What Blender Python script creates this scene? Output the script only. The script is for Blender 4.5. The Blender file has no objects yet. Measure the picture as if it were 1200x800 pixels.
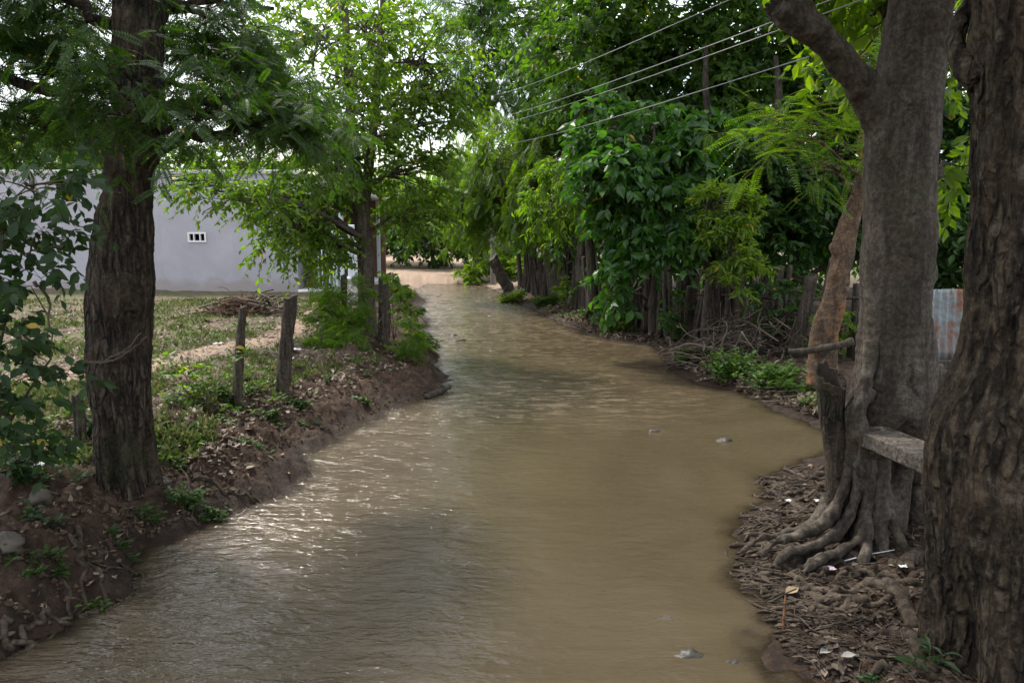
import bpy, math, random
import numpy as np
from math import radians as R, sin, cos, pi
from mathutils import Vector

SC = bpy.context.scene
COL = SC.collection
rng = np.random.default_rng(11)

# ------------------------------------------------------------------ camera model
F = 933.0; H = 2.6; HOR = 265.0
PITCH = math.atan((400 - HOR) / F)
cp, sp = cos(PITCH), sin(PITCH)

def ray(px, py):
    a = (np.asarray(px, float) - 600) / F
    b = -(np.asarray(py, float) - 400) / F
    return np.stack([a, cp + b * sp, -sp + b * cp], -1)

def at(px, py, z=0.0):
    d = ray(px, py); t = (np.asarray(z) - H) / d[..., 2]
    return np.array([0, 0, H]) + d * t[..., None]

def atd(px, py, Y):
    d = ray(px, py); t = np.asarray(Y) / d[..., 1]
    return np.array([0, 0, H]) + d * t[..., None]

# ------------------------------------------------------------------ noise
def _h(ix, iy, iz, s):
    h = (ix.astype(np.uint32) * np.uint32(374761393) + iy.astype(np.uint32) * np.uint32(668265263)
         + iz.astype(np.uint32) * np.uint32(2147483647) + np.uint32(s * 974711 + 12345))
    h = (h ^ (h >> np.uint32(13))) * np.uint32(1274126177)
    h = h ^ (h >> np.uint32(16))
    h = h * np.uint32(2246822519); h = h ^ (h >> np.uint32(15))
    return h.astype(np.float64) / 4294967295.0

def vnoise(p, s=0):
    p = np.asarray(p, float)
    i = np.floor(p).astype(np.int64); f = p - i; f = f * f * (3 - 2 * f)
    i = i & 0xffffffff
    r = 0
    for dx in (0, 1):
        wx = f[..., 0] if dx else 1 - f[..., 0]
        for dy in (0, 1):
            wy = f[..., 1] if dy else 1 - f[..., 1]
            for dz in (0, 1):
                wz = f[..., 2] if dz else 1 - f[..., 2]
                r = r + wx * wy * wz * _h(i[..., 0] + dx, i[..., 1] + dy, i[..., 2] + dz, s)
    return r * 2 - 1

def fbm(p, o=4, s=0):
    p = np.asarray(p, float); r = 0; a = 0.5
    for k in range(o):
        r = r + a * vnoise(p * (2.03 ** k), s + k); a *= .5
    return r

def sm(x, a=0., b=1.):
    t = np.clip((x - a) / (b - a), 0, 1); return t * t * (3 - 2 * t)

def nrm(v):
    return v / np.maximum(np.linalg.norm(v, axis=-1, keepdims=True), 1e-9)

# ------------------------------------------------------------------ terrain
LP = [(-500, 1100), (-60, 800), (0, 766), (60, 738), (110, 712), (158, 690), (168, 665), (178, 648), (228, 615), (262, 600), (312, 585), (352, 553),
      (358, 532), (392, 512), (440, 488), (492, 466), (524, 456), (516, 438), (510, 412), (502, 388), (495, 362), (494, 348), (478, 341), (498, 333)]
RP = [(1040, 1100), (975, 870), (938, 806), (906, 762), (936, 738), (908, 706), (872, 690), (888, 655), (880, 628), (894, 585), (903, 556), (945, 541), (985, 528),
      (1000, 512), (960, 500), (935, 490), (880, 466), (806, 446), (783, 426), (770, 406), (702, 395), (655, 378), (622, 361), (592, 346), (566, 333)]
LW = at(*np.array(LP).T, 0.)[:, :2]; RW = at(*np.array(RP).T, 0.)[:, :2]
LW = np.vstack([[-9., -12.], [-5., -2.], LW]); RW = np.vstack([[7., -12.], [3.2, -2.], RW])
POLY = np.vstack([LW, RW[::-1]])

def seg_dist(p, pl):
    best = np.full(len(p), 1e9)
    for a, b in zip(pl[:-1], pl[1:]):
        ab = b - a; t = np.clip(((p - a) @ ab) / (ab @ ab + 1e-12), 0, 1)
        d = np.linalg.norm(p - (a + t[:, None] * ab), axis=1)
        best = np.minimum(best, d)
    return best

def inside(p, poly):
    r = np.zeros(len(p), bool); j = len(poly) - 1
    for i in range(len(poly)):
        xi, yi = poly[i]; xj, yj = poly[j]
        c = ((yi > p[:, 1]) != (yj > p[:, 1])) & (p[:, 0] < (xj - xi) * (p[:, 1] - yi) / (yj - yi + 1e-12) + xi)
        r ^= c; j = i
    return r

def wavy(p):
    q = np.column_stack([p * 1.7, np.zeros(len(p))])
    q2 = np.column_stack([p * 6.0, np.ones(len(p))])
    w = np.column_stack([vnoise(q, 3), vnoise(q, 5)]) * .15 + np.column_stack([vnoise(q2, 7), vnoise(q2, 9)]) * .07
    return p + w

def fields(p):
    p = np.asarray(p, float)
    n = len(p)
    q = wavy(p)
    dl = seg_dist(q, LW); dr = seg_dist(q, RW)
    tip = seg_dist(q, np.array([LW[-1], RW[-1]]))
    ins = inside(q, POLY)
    d = np.minimum(np.minimum(dl, dr), tip)
    sd = np.where(ins, -d, d)
    left = sm(dr - dl, -1.5, 1.5)
    return sd, left

def height(p):
    p = np.asarray(p, float)
    sd, left = fields(p)
    y = p[:, 1]
    s = np.maximum(sd, 0)
    wl = .62 + .9 * sm(y, 7.2, 9.5)
    hl = .46 * np.clip(s / wl, 0, 1) ** .75 + .14 * sm(s, .5, 3.5) + .10 * sm(s, 4, 14)
    hr = .26 * np.clip(s / 1.5, 0, 1) ** .85 + .20 * sm(s, 1.2, 3.5) + .1 * sm(s, 3, 8)
    h = left * hl + (1 - left) * hr
    far = sm(y, 30, 40)
    h = h * (1 - .55 * far)
    h = h - .35 * sm(-sd, 0, .9)
    p3 = np.column_stack([p, np.zeros(n := len(p))])
    amp = np.clip(s / .35, 0, 1)
    lump = fbm(p3 * 2.2, 4, 21)
    clod = fbm(p3 * 9, 3, 31)
    ridg = 1 - np.abs(vnoise(p3 * np.array([3.2, 4.5, 1]), 41)) * 2
    near = 1 - sm(s, 1.2, 3.5)
    h = h + amp * (lump * (.05 + .16 * near * left) + clod * (.018 + .05 * near) + ridg * .05 * near * left) + .012 * clod * np.clip(1 - amp, 0, 1) + amp * near * .045 * fbm(p3 * 20, 3, 51) + amp * near * left * .05 * np.abs(fbm(p3 * 4.5, 3, 57))
    h = h + sm(y, 60, 160) * 1.0
    return h

def hz(x, y):
    return float(height(np.array([[x, y]]))[0])

def gpix(px, py, it=7):
    px = np.atleast_1d(np.asarray(px, float)); py = np.atleast_1d(np.asarray(py, float))
    z = np.full(len(px), .4)
    for _ in range(it):
        p = at(px, py, z)
        z = .3 * z + .7 * height(p[:, :2])
    p[:, 2] = height(p[:, :2])
    return p

def g1(px, py):
    return gpix([px], [py])[0]

# ------------------------------------------------------------------ object helpers
def link(o):
    COL.objects.link(o); return o

def npmesh(name, V, faces_list, mat, parent=None, smooth=False, loc=None, colors=None):
    """faces_list: list of int arrays (m,k)"""
    V = np.asarray(V, np.float64)
    if parent is not None:
        V = V - np.array(parent.location)
    elif loc is not None:
        V = V - np.asarray(loc)
    me = bpy.data.meshes.new(name)
    me.vertices.add(len(V)); me.vertices.foreach_set('co', V.astype(np.float32).ravel())
    nl = sum(f.size for f in faces_list); nf = sum(len(f) for f in faces_list)
    me.loops.add(nl); me.polygons.add(nf)
    me.loops.foreach_set('vertex_index', np.concatenate([f.ravel() for f in faces_list]).astype(np.int32))
    tot = np.concatenate([np.full(len(f), f.shape[1]) for f in faces_list]).astype(np.int32)
    st = np.concatenate([[0], np.cumsum(tot)[:-1]]).astype(np.int32)
    me.polygons.foreach_set('loop_start', st)
    me.polygons.foreach_set('use_smooth', np.full(nf, bool(smooth)))
    me.update(calc_edges=True)
    if colors is not None:
        for nm, c in colors.items():
            a = me.color_attributes.new(nm, 'FLOAT_COLOR', 'POINT')
            a.data.foreach_set('color', c.astype(np.float32).ravel())
    me.materials.append(mat)
    o = link(bpy.data.objects.new(name, me))
    if parent is not None:
        o.parent = parent
    elif loc is not None:
        o.location = loc
    return o

class MB:
    def __init__(s): s.V = []; s.F = []; s.n = 0
    def add(s, V, Fs):
        V = np.asarray(V, float)
        for f in Fs: s.F.append(np.asarray(f, int) + s.n)
        s.V.append(V); s.n += len(V)
    def tube(s, pts, rad, k=6, cap=True):
        V, Fs = tube_geo(pts, rad, k, cap); s.add(V, Fs)
    def box(s, c, size, rz=0, bev=0.0, rx=0, ry=0):
        V, Fs = box_geo(size, bev)
        V = rot(V, rx, ry, rz) + np.asarray(c); s.add(V, Fs)
    def build(s, name, mat, parent=None, smooth=False, loc=None):
        by = {}
        for f in s.F: by.setdefault(f.shape[1], []).append(f)
        return npmesh(name, np.vstack(s.V), [np.vstack(v) for v in by.values()], mat, parent, smooth, loc)

def rot(V, rx=0, ry=0, rz=0):
    V = np.asarray(V, float)
    for a, i, j in ((rx, 1, 2), (ry, 2, 0), (rz, 0, 1)):
        if a:
            c, s_ = cos(a), sin(a); W = V.copy()
            W[:, i] = c * V[:, i] - s_ * V[:, j]; W[:, j] = s_ * V[:, i] + c * V[:, j]; V = W
    return V

def box_geo(size, bev=0.0):
    x, y, z = [v / 2 for v in size]
    if bev <= 0:
        V = [(-x, -y, -z), (x, -y, -z), (x, y, -z), (-x, y, -z), (-x, -y, z), (x, -y, z), (x, y, z), (-x, y, z)]
        return np.array(V), [np.array([[0, 3, 2, 1], [4, 5, 6, 7], [0, 1, 5, 4], [1, 2, 6, 5], [2, 3, 7, 6], [3, 0, 4, 7]])]
    b = min(bev, x * .9, y * .9, z * .9)
    def ring(xx, yy, c, zz):
        return [(-xx + c, -yy, zz), (xx - c, -yy, zz), (xx, -yy + c, zz), (xx, yy - c, zz), (xx - c, yy, zz), (-xx + c, yy, zz), (-xx, yy - c, zz), (-xx, -yy + c, zz)]
    V = ring(x - b, y - b, b * .5, -z) + ring(x, y, b, -z + b) + ring(x, y, b, z - b) + ring(x - b, y - b, b * .5, z)
    q = []
    for r in range(3):
        for i in range(8):
            j = (i + 1) % 8; q.append([r * 8 + i, r * 8 + j, r * 8 + 8 + j, r * 8 + 8 + i])
    return np.array(V), [np.array(q), np.array([[7, 6, 5, 4, 3, 2, 1, 0], [24, 25, 26, 27, 28, 29, 30, 31]])]

def frames(P):
    T = np.gradient(P, axis=0); T = nrm(T)
    ref = np.array([0, 1., 0]) if abs(T[0, 1]) < .8 else np.array([1., 0, 0])
    N = []; n = ref - T[0] * (ref @ T[0]); n /= np.linalg.norm(n)
    for t in T:
        n = n - t * (n @ t); n /= max(np.linalg.norm(n), 1e-9); N.append(n)
    N = np.array(N); B = np.cross(T, N)
    return T, N, B

def tube_geo(pts, rad, k=6, cap=True):
    P = np.asarray(pts, float); r = np.broadcast_to(np.asarray(rad, float), (len(P),))
    T, N, B = frames(P)
    a = np.arange(k) * 2 * pi / k
    ring = (np.cos(a)[None, :, None] * N[:, None] + np.sin(a)[None, :, None] * B[:, None]) * r[:, None, None] + P[:, None]
    V = ring.reshape(-1, 3); n = len(P)
    i = np.arange(n - 1)[:, None] * k; j = np.arange(k)[None]; j2 = (j + 1) % k
    q = np.stack([i + j, i + j2, i + k + j2, i + k + j], -1).reshape(-1, 4)
    Fs = [q]
    if cap and k > 2:
        Fs.append(np.arange(k)[None, ::-1].copy()); Fs.append((np.arange(k) + (n - 1) * k)[None])
    return V, Fs

def cr(ctrl, n):
    """Catmull-Rom resample of rows"""
    C = np.asarray(ctrl, float)
    C = np.vstack([2 * C[0] - C[1], C, 2 * C[-1] - C[-2]])
    m = len(C) - 3
    u = np.linspace(0, m - 1e-6, n); i = u.astype(int); t = (u - i)[:, None]
    p0, p1, p2, p3 = C[i], C[i + 1], C[i + 2], C[i + 3]
    return .5 * (2 * p1 + (p2 - p0) * t + (2 * p0 - 5 * p1 + 4 * p2 - p3) * t ** 2 + (3 * p1 - p0 - 3 * p2 + p3) * t ** 3)

def trunk_geo(ctrl, nr, ns, disp=None, cap=True):
    """ctrl rows: x,y,z,r ; disp(points, theta, frac)->radial offset"""
    D = cr(ctrl, nr); P = D[:, :3]; r = D[:, 3]
    T, N, B = frames(P)
    a = np.arange(ns) * 2 * pi / ns
    dirs = np.cos(a)[None, :, None] * N[:, None] + np.sin(a)[None, :, None] * B[:, None]
    V = P[:, None] + dirs * r[:, None, None]
    if disp is not None:
        th = np.broadcast_to(a[None], V.shape[:2]); fr = np.broadcast_to(np.linspace(0, 1, nr)[:, None], V.shape[:2])
        o = disp(V.reshape(-1, 3), th.ravel(), fr.ravel()).reshape(V.shape[:2])
        V = V + dirs * o[..., None]
    V = V.reshape(-1, 3)
    i = np.arange(nr - 1)[:, None] * ns; j = np.arange(ns)[None]; j2 = (j + 1) % ns
    q = np.stack([i + j, i + j2, i + ns + j2, i + ns + j], -1).reshape(-1, 4)
    Fs = [q]
    if cap: Fs += [np.arange(ns)[None, ::-1].copy(), (np.arange(ns) + (nr - 1) * ns)[None]]
    return V, Fs

def outline(rows, Y):
    """rows (y, xl, xr) image outline of a trunk standing at depth Y -> centre + radius"""
    out = []
    for r_ in rows:
        y, a, b = r_[:3]; YY = r_[3] if len(r_) > 3 else Y
        c = atd((a + b) / 2, y, YY); rad = (b - a) / 2 / F * YY / math.sqrt(1 + (((a + b) / 2 - 600) / F) ** 2)   # a round trunk looks wider off-axis
        out.append([*c, rad])
    return np.array(out)[::-1]     # bottom first

def empty(name, loc, label=None, cat=None, group=None):
    o = link(bpy.data.objects.new(name, None)); o.location = [float(v) for v in loc]; o.empty_display_size = .2
    if label: tag(o, label, cat, group)
    return o

def tag(o, label=None, cat=None, group=None, kind=None):
    if label: o['label'] = label
    if cat: o['category'] = cat
    if group: o['group'] = group
    if kind: o['kind'] = kind
    return o

# ------------------------------------------------------------------ materials
def newmat(name):
    m = bpy.data.materials.new(name); m.use_nodes = True
    nt = m.node_tree; nt.nodes.clear()
    out = nt.nodes.new('ShaderNodeOutputMaterial')
    return m, nt, out

def N_(nt, t, **kw):
    n = nt.nodes.new('ShaderNode' + t)
    for k, v in kw.items():
        if k.startswith('i_'):
            n.inputs[k[2:].replace('_', ' ')].default_value = v
        else: setattr(n, k, v)
    return n

def ramp(nt, fac, stops):
    n = nt.nodes.new('ShaderNodeValToRGB'); e = n.color_ramp.elements
    while len(e) > 1: e.remove(e[-1])
    e[0].position = stops[0][0]; e[0].color = (*stops[0][1], 1)
    for p, c in stops[1:]:
        x = e.new(p); x.color = (*c, 1)
    nt.links.new(fac, n.inputs['Fac']); return n.outputs['Color']

def noise_tex(nt, scale, detail=6, rough=.6, vec=None, dist=0.):
    n = nt.nodes.new('ShaderNodeTexNoise'); n.inputs['Scale'].default_value = scale
    n.inputs['Detail'].default_value = detail; n.inputs['Roughness'].default_value = rough; n.inputs['Distortion'].default_value = dist
    if vec is not None: nt.links.new(vec, n.inputs['Vector'])
    return n.outputs['Fac']

def mapping(nt, src, scale):
    m = nt.nodes.new('ShaderNodeMapping'); m.inputs['Scale'].default_value = scale
    nt.links.new(src, m.inputs['Vector']); return m.outputs['Vector']

def mixc(nt, fac, a, b, mode='MIX'):
    n = nt.nodes.new('ShaderNodeMix'); n.data_type = 'RGBA'; n.blend_type = mode
    for s, v in ((n.inputs[0], fac), (n.inputs[6], a), (n.inputs[7], b)):
        if hasattr(v, 'is_linked') or isinstance(v, bpy.types.NodeSocket): nt.links.new(v, s)
        elif isinstance(v, (int, float)): s.default_value = v
        else: s.default_value = (*v, 1)
    return n.outputs[2]

def math_(nt, op, a, b=0., clamp=False):
    n = nt.nodes.new('ShaderNodeMath'); n.operation = op; n.use_clamp = clamp
    for s, v in ((n.inputs[0], a), (n.inputs[1], b)):
        if isinstance(v, bpy.types.NodeSocket): nt.links.new(v, s)
        else: s.default_value = v
    return n.outputs[0]

def foliage(name, c_dark, c_light, trans=.35, rough=.45, yellow=.006, tcol=None):
    m, nt, out = newmat(name)
    g = N_(nt, 'NewGeometry'); rnd = g.outputs['Random Per Island']
    tc = N_(nt, 'TexCoord')
    big = noise_tex(nt, .9, 2, .5, tc.outputs['Object'])
    f = math_(nt, 'ADD', math_(nt, 'MULTIPLY', rnd, .65), math_(nt, 'MULTIPLY', big, .4), True)
    col = ramp(nt, f, [(0.08, c_dark), (.55, tuple((a + b) / 2 for a, b in zip(c_dark, c_light))), (.95, c_light)])
    if yellow > 0:
        yl = math_(nt, 'GREATER_THAN', math_(nt, 'FRACT', math_(nt, 'MULTIPLY', rnd, 37.7)), 1 - yellow)
        col = mixc(nt, yl, col, (.36, .26, .04))
    b = N_(nt, 'BsdfPrincipled'); b.inputs['Roughness'].default_value = rough
    b.inputs['Specular IOR Level'].default_value = .45
    nt.links.new(col, b.inputs['Base Color'])
    t = N_(nt, 'BsdfTranslucent')
    tcn = mixc(nt, 1.0, col, tcol or (1.5, 1.7, .55), 'MULTIPLY'); nt.links.new(tcn, t.inputs['Color'])
    mx = N_(nt, 'MixShader'); mx.inputs[0].default_value = trans
    nt.links.new(b.outputs[0], mx.inputs[1]); nt.links.new(t.outputs[0], mx.inputs[2])
    nt.links.new(mx.outputs[0], out.inputs['Surface'])
    return m

def bark(name, c1, c2, c3=None, stretch=(9, 9, 1.6), bump=.6, dist=.03, rough=.9, patch=None, moss=None, crack=None):
    m, nt, out = newmat(name)
    tc = N_(nt, 'TexCoord').outputs['Object']
    v = mapping(nt, tc, stretch)
    n1 = noise_tex(nt, 1.5, 9, .65, v, .6)
    n2 = noise_tex(nt, 2.2, 5, .6, tc)
    n3 = noise_tex(nt, 30, 7, .75, tc)
    col = ramp(nt, n1, [(.40, c1), (.60, c2)])
    if c3: col = mixc(nt, ramp_f(nt, n2, .48, .68), col, c3)
    if patch: col = mixc(nt, ramp_f(nt, noise_tex(nt, 5.5, 5, .7, tc, .4), .56, .64), col, patch)
    if moss: col = mixc(nt, math_(nt, 'MULTIPLY', ramp_f(nt, noise_tex(nt, 1.3, 6, .7, tc), .5, .66), .7), col, moss)
    hc = None
    if crack:
        wv = nt.nodes.new('ShaderNodeVectorMath'); wv.operation = 'MULTIPLY_ADD'
        nz = nt.nodes.new('ShaderNodeTexNoise'); nz.inputs['Scale'].default_value = 5; nz.inputs['Detail'].default_value = 4; nt.links.new(tc, nz.inputs['Vector'])
        nt.links.new(nz.outputs['Color'], wv.inputs[0]); wv.inputs[1].default_value = (.09, .09, .25); nt.links.new(tc, wv.inputs[2])
        vo = nt.nodes.new('ShaderNodeTexVoronoi'); vo.feature = 'DISTANCE_TO_EDGE'; vo.inputs['Scale'].default_value = 1
        nt.links.new(mapping(nt, wv.outputs[0], crack), vo.inputs['Vector'])
        hc = ramp_f(nt, vo.outputs['Distance'], .0, .22)
        hc = math_(nt, 'MAXIMUM', hc, math_(nt, 'MULTIPLY', ramp_f(nt, noise_tex(nt, 2.1, 4, .6, tc), .46, .62), .9))
        col = mixc(nt, hc, mixc(nt, 1., col, (.46, .42, .39), 'MULTIPLY'), col)
    col = mixc(nt, ramp_f(nt, n3, .42, .60), mixc(nt, 1., col, (.52, .51, .50), 'MULTIPLY'), col)
    b = N_(nt, 'BsdfPrincipled'); b.inputs['Roughness'].default_value = rough; b.inputs['Specular IOR Level'].default_value = .25
    nt.links.new(col, b.inputs['Base Color'])
    bp = N_(nt, 'Bump'); bp.inputs['Strength'].default_value = bump; bp.inputs['Distance'].default_value = dist
    hsum = math_(nt, 'ADD', n1, math_(nt, 'MULTIPLY', n3, .5))
    if hc is not None: hsum = math_(nt, 'ADD', hsum, math_(nt, 'MULTIPLY', hc, .9))
    nt.links.new(hsum, bp.inputs['Height']); nt.links.new(bp.outputs[0], b.inputs['Normal'])
    nt.links.new(b.outputs[0], out.inputs['Surface'])
    return m

def ramp_f(nt, s, a, b):
    n = nt.nodes.new('ShaderNodeMapRange'); n.interpolation_type = 'SMOOTHSTEP'
    n.inputs['From Min'].default_value = a; n.inputs['From Max'].default_value = b
    nt.links.new(s, n.inputs['Value']); return n.outputs['Result']

def plain(name, c, rough=.7, var=.25, scale=6, bump=.15, c2=None, spec=.4, metal=0., bdist=.01):
    m, nt, out = newmat(name)
    tc = N_(nt, 'TexCoord').outputs['Object']
    n = noise_tex(nt, scale, 7, .65, tc)
    c2 = c2 or tuple(v * (1 - var) for v in c)
    col = ramp(nt, n, [(.35, c2), (.65, c)])
    b = N_(nt, 'BsdfPrincipled'); b.inputs['Roughness'].default_value = rough; b.inputs['Specular IOR Level'].default_value = spec
    b.inputs['Metallic'].default_value = metal
    nt.links.new(col, b.inputs['Base Color'])
    if bump:
        bp = N_(nt, 'Bump'); bp.inputs['Strength'].default_value = bump; bp.inputs['Distance'].default_value = bdist
        nt.links.new(noise_tex(nt, scale * 6, 5, .6, tc), bp.inputs['Height']); nt.links.new(bp.outputs[0], b.inputs['Normal'])
    nt.links.new(b.outputs[0], out.inputs['Surface'])
    return m

def island(name, stops, rough=.8, trans=0.):
    m, nt, out = newmat(name)
    g = N_(nt, 'NewGeometry')
    col = ramp(nt, g.outputs['Random Per Island'], stops)
    b = N_(nt, 'BsdfPrincipled'); b.inputs['Roughness'].default_value = rough; b.inputs['Specular IOR Level'].default_value = .3
    nt.links.new(col, b.inputs['Base Color'])
    if trans:
        t = N_(nt, 'BsdfTranslucent'); nt.links.new(col, t.inputs['Color'])
        mx = N_(nt, 'MixShader'); mx.inputs[0].default_value = trans
        nt.links.new(b.outputs[0], mx.inputs[1]); nt.links.new(t.outputs[0], mx.inputs[2]); nt.links.new(mx.outputs[0], out.inputs['Surface'])
    else:
        nt.links.new(b.outputs[0], out.inputs['Surface'])
    return m

def ground_mat():
    m, nt, out = newmat('ground_soil')
    tc = N_(nt, 'TexCoord').outputs['Object']
    a = N_(nt, 'VertexColor', layer_name='mask')
    sep = N_(nt, 'SeparateColor'); nt.links.new(a.outputs['Color'], sep.inputs[0])
    grass, path, wet = sep.outputs[0], sep.outputs[1], sep.outputs[2]
    n1 = noise_tex(nt, 1.1, 8, .65, tc, .3); n2 = noise_tex(nt, 9, 8, .7, tc); n3 = noise_tex(nt, 42, 6, .7, tc)
    mud = ramp(nt, n2, [(.36, (.028, .017, .011)), (.52, (.064, .040, .027)), (.66, (.11, .073, .050))])
    dry = ramp(nt, n2, [(.36, (.09, .064, .044)), (.52, (.17, .128, .092)), (.66, (.27, .21, .155))])
    gr = ramp(nt, n3, [(.35, (.045, .07, .018)), (.6, (.10, .13, .035)), (.8, (.17, .17, .065))])
    pth = ramp(nt, n2, [(.3, (.25, .175, .125)), (.7, (.39, .29, .215))])
    # dryness = alpha channel
    col = mixc(nt, a.outputs['Alpha'], mud, dry)
    gf = math_(nt, 'MULTIPLY', grass, ramp_f(nt, math_(nt, 'ADD', math_(nt, 'MULTIPLY', n1, .6), math_(nt, 'MULTIPLY', n2, .4)), .44, .56))
    col = mixc(nt, gf, col, gr)
    pf = ramp_f(nt, math_(nt, 'ADD', path, math_(nt, 'MULTIPLY', math_(nt, 'SUBTRACT', n2, .5), .7)), .35, .65)
    col = mixc(nt, pf, col, pth)
    col = mixc(nt, wet, col, mixc(nt, 1., col, (.55, .52, .5), 'MULTIPLY'))
    b = N_(nt, 'BsdfPrincipled'); b.inputs['Specular IOR Level'].default_value = .22
    nt.links.new(col, b.inputs['Base Color'])
    rg = N_(nt, 'MapRange'); rg.inputs['To Min'].default_value = .92; rg.inputs['To Max'].default_value = .6
    nt.links.new(wet, rg.inputs['Value']); nt.links.new(rg.outputs[0], b.inputs['Roughness'])
    bp = N_(nt, 'Bump'); bp.inputs['Strength'].default_value = .9; bp.inputs['Distance'].default_value = .06
    nt.links.new(math_(nt, 'ADD', n2, math_(nt, 'MULTIPLY', n3, .5)), bp.inputs['Height']); nt.links.new(bp.outputs[0], b.inputs['Normal'])
    nt.links.new(b.outputs[0], out.inputs['Surface'])
    return m

def water_mat():
    m, nt, out = newmat('muddy_water')
    tc = N_(nt, 'TexCoord').outputs['Object']
    a = N_(nt, 'VertexColor', layer_name='depth')
    sep = N_(nt, 'SeparateColor'); nt.links.new(a.outputs['Color'], sep.inputs[0])
    dep, riff, fo_ = sep.outputs[0], sep.outputs[1], sep.outputs[2]
    nb = noise_tex(nt, .55, 5, .6, tc, .8)
    col = ramp(nt, nb, [(.3, (.060, .0452, .0265)), (.7, (.085, .065, .0395))])
    foam_glare = math_(nt, 'MULTIPLY', fo_, ramp_f(nt, noise_tex(nt, 2.6, 6, .72, mapping(nt, tc, (1, 2.2, 1)), .7), .49, .61))  # riffle foam, plus sunlit glare of the far stream painted as pale streaks
    col = mixc(nt, math_(nt, 'MULTIPLY', foam_glare, .75), col, (.27, .205, .135))
    b = N_(nt, 'BsdfPrincipled'); b.inputs['Roughness'].default_value = .02; b.inputs['IOR'].default_value = 1.33
    b.inputs['Specular IOR Level'].default_value = .5
    nt.links.new(col, b.inputs['Base Color'])
    w1 = noise_tex(nt, 1.0, 3, .55, mapping(nt, tc, (4.2, 11, 1)), .5)
    w2 = noise_tex(nt, 1.0, 3, .6, mapping(nt, tc, (14, 30, 1)), .4)
    w3 = noise_tex(nt, 1.0, 2, .5, mapping(nt, tc, (1.3, 2.6, 1)), .5)
    hgt = math_(nt, 'ADD', math_(nt, 'ADD', math_(nt, 'MULTIPLY', w1, 1.0), math_(nt, 'MULTIPLY', w2, .33)), math_(nt, 'MULTIPLY', w3, 1.3))
    bp = N_(nt, 'Bump'); bp.inputs['Distance'].default_value = .05
    st = N_(nt, 'MapRange'); st.inputs['To Min'].default_value = .16; st.inputs['To Max'].default_value = 1.0
    nt.links.new(riff, st.inputs['Value']); nt.links.new(st.outputs[0], bp.inputs['Strength'])
    nt.links.new(hgt, bp.inputs['Height']); nt.links.new(bp.outputs[0], b.inputs['Normal'])
    t = N_(nt, 'BsdfTransparent'); t.inputs['Color'].default_value = (.5, .38, .24, 1)
    mx = N_(nt, 'MixShader'); nt.links.new(dep, mx.inputs[0])
    gl = N_(nt, 'BsdfGlossy') ; gl.inputs['Roughness'].default_value = .09
    nt.links.new(bp.outputs[0], gl.inputs['Normal'])
    fr = N_(nt, 'Fresnel'); fr.inputs['IOR'].default_value = 1.33; nt.links.new(bp.outputs[0], fr.inputs['Normal'])
    mt = N_(nt, 'MixShader'); nt.links.new(fr.outputs[0], mt.inputs[0]); nt.links.new(t.outputs[0], mt.inputs[1]); nt.links.new(gl.outputs[0], mt.inputs[2])
    nt.links.new(mt.outputs[0], mx.inputs[1]); nt.links.new(b.outputs[0], mx.inputs[2])
    nt.links.new(mx.outputs[0], out.inputs['Surface'])
    return m

M = {}
M['ground'] = ground_mat(); M['water'] = water_mat()
M['bark_left'] = bark('rough_grey_brown_bark', (.034, .026, .019), (.15, .115, .085), (.078, .054, .037), (11, 11, 1.5), 1., .05, crack=(19, 19, 3.6), moss=(.035, .045, .018))
M['bark_right'] = bark('fissured_dark_bark', (.030, .022, .0145), (.15, .112, .074), (.075, .053, .034), (8, 8, 1.6), 1.0, .06, patch=(.15, .12, .085), crack=(17, 17, 4.2))
M['bark_fig'] = bark('smooth_grey_bark', (.046, .036, .028), (.125, .103, .082), (.075, .056, .041), (6, 6, 1.1), .6, .025, patch=(.04, .032, .024), moss=(.05, .052, .03))
M['bark_root'] = bark('muddy_root_bark', (.034, .025, .018), (.105, .08, .058), (.055, .041, .025), (5, 5, 5), .6, .015)
M['bark_mid'] = bark('slim_brown_bark', (.06, .046, .036), (.15, .12, .095), None, (14, 14, 2), .6, .02)
M['bark_orange'] = bark('orange_grey_bark', (.075, .05, .035), (.19, .12, .075), (.34, .145, .055), (5, 5, 1.5), .6, .025, patch=(.07, .055, .045))
M['bark_dark'] = bark('dark_back_bark', (.03, .024, .019), (.085, .066, .05), None, (10, 10, 1.5), .6, .02)
M['wood_old'] = bark('weathered_grey_wood', (.05, .041, .034), (.15, .128, .107), (.09, .07, .055), (22, 22, 1.2), .7, .012)
M['wood_post'] = bark('old_post_wood', (.035, .027, .022), (.115, .092, .072), (.06, .046, .035), (22, 22, 1.4), .8, .012)
M['wood_plank'] = bark('grey_plank_wood', (.075, .062, .05), (.19, .163, .135), None, (1.6, 22, 22), .7, .012)
M['twig'] = island('dry_twig', [(0, (.04, .027, .019)), (.6, (.09, .066, .048)), (.92, (.15, .12, .092)), (1, (.24, .2, .16))], .9)
M['stem'] = plain('green_brown_stem', (.10, .085, .045), .8, .4, 8, 0)
M['f_left'] = foliage('pinnate_leaf', (.016, .042, .009), (.056, .108, .018), .44, tcol=(1.8, 2.1, .45))
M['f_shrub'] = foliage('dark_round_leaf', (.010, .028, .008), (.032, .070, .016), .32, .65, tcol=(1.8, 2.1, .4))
M['f_mid'] = foliage('fresh_leaf', (.038, .082, .010), (.125, .195, .022), .58, tcol=(2.1, 2.4, .3))
M['f_lime'] = foliage('lime_leaf', (.06, .115, .012), (.165, .235, .025), .55, tcol=(1.9, 2.1, .3))
M['f_feather'] = foliage('feathery_leaf', (.034, .076, .010), (.115, .185, .024), .55, tcol=(2.1, 2.3, .3))
M['f_big'] = foliage('broad_glossy_leaf', (.015, .05, .010), (.062, .145, .026), .42, .36, .006, tcol=(1.9, 2.3, .35))
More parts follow.
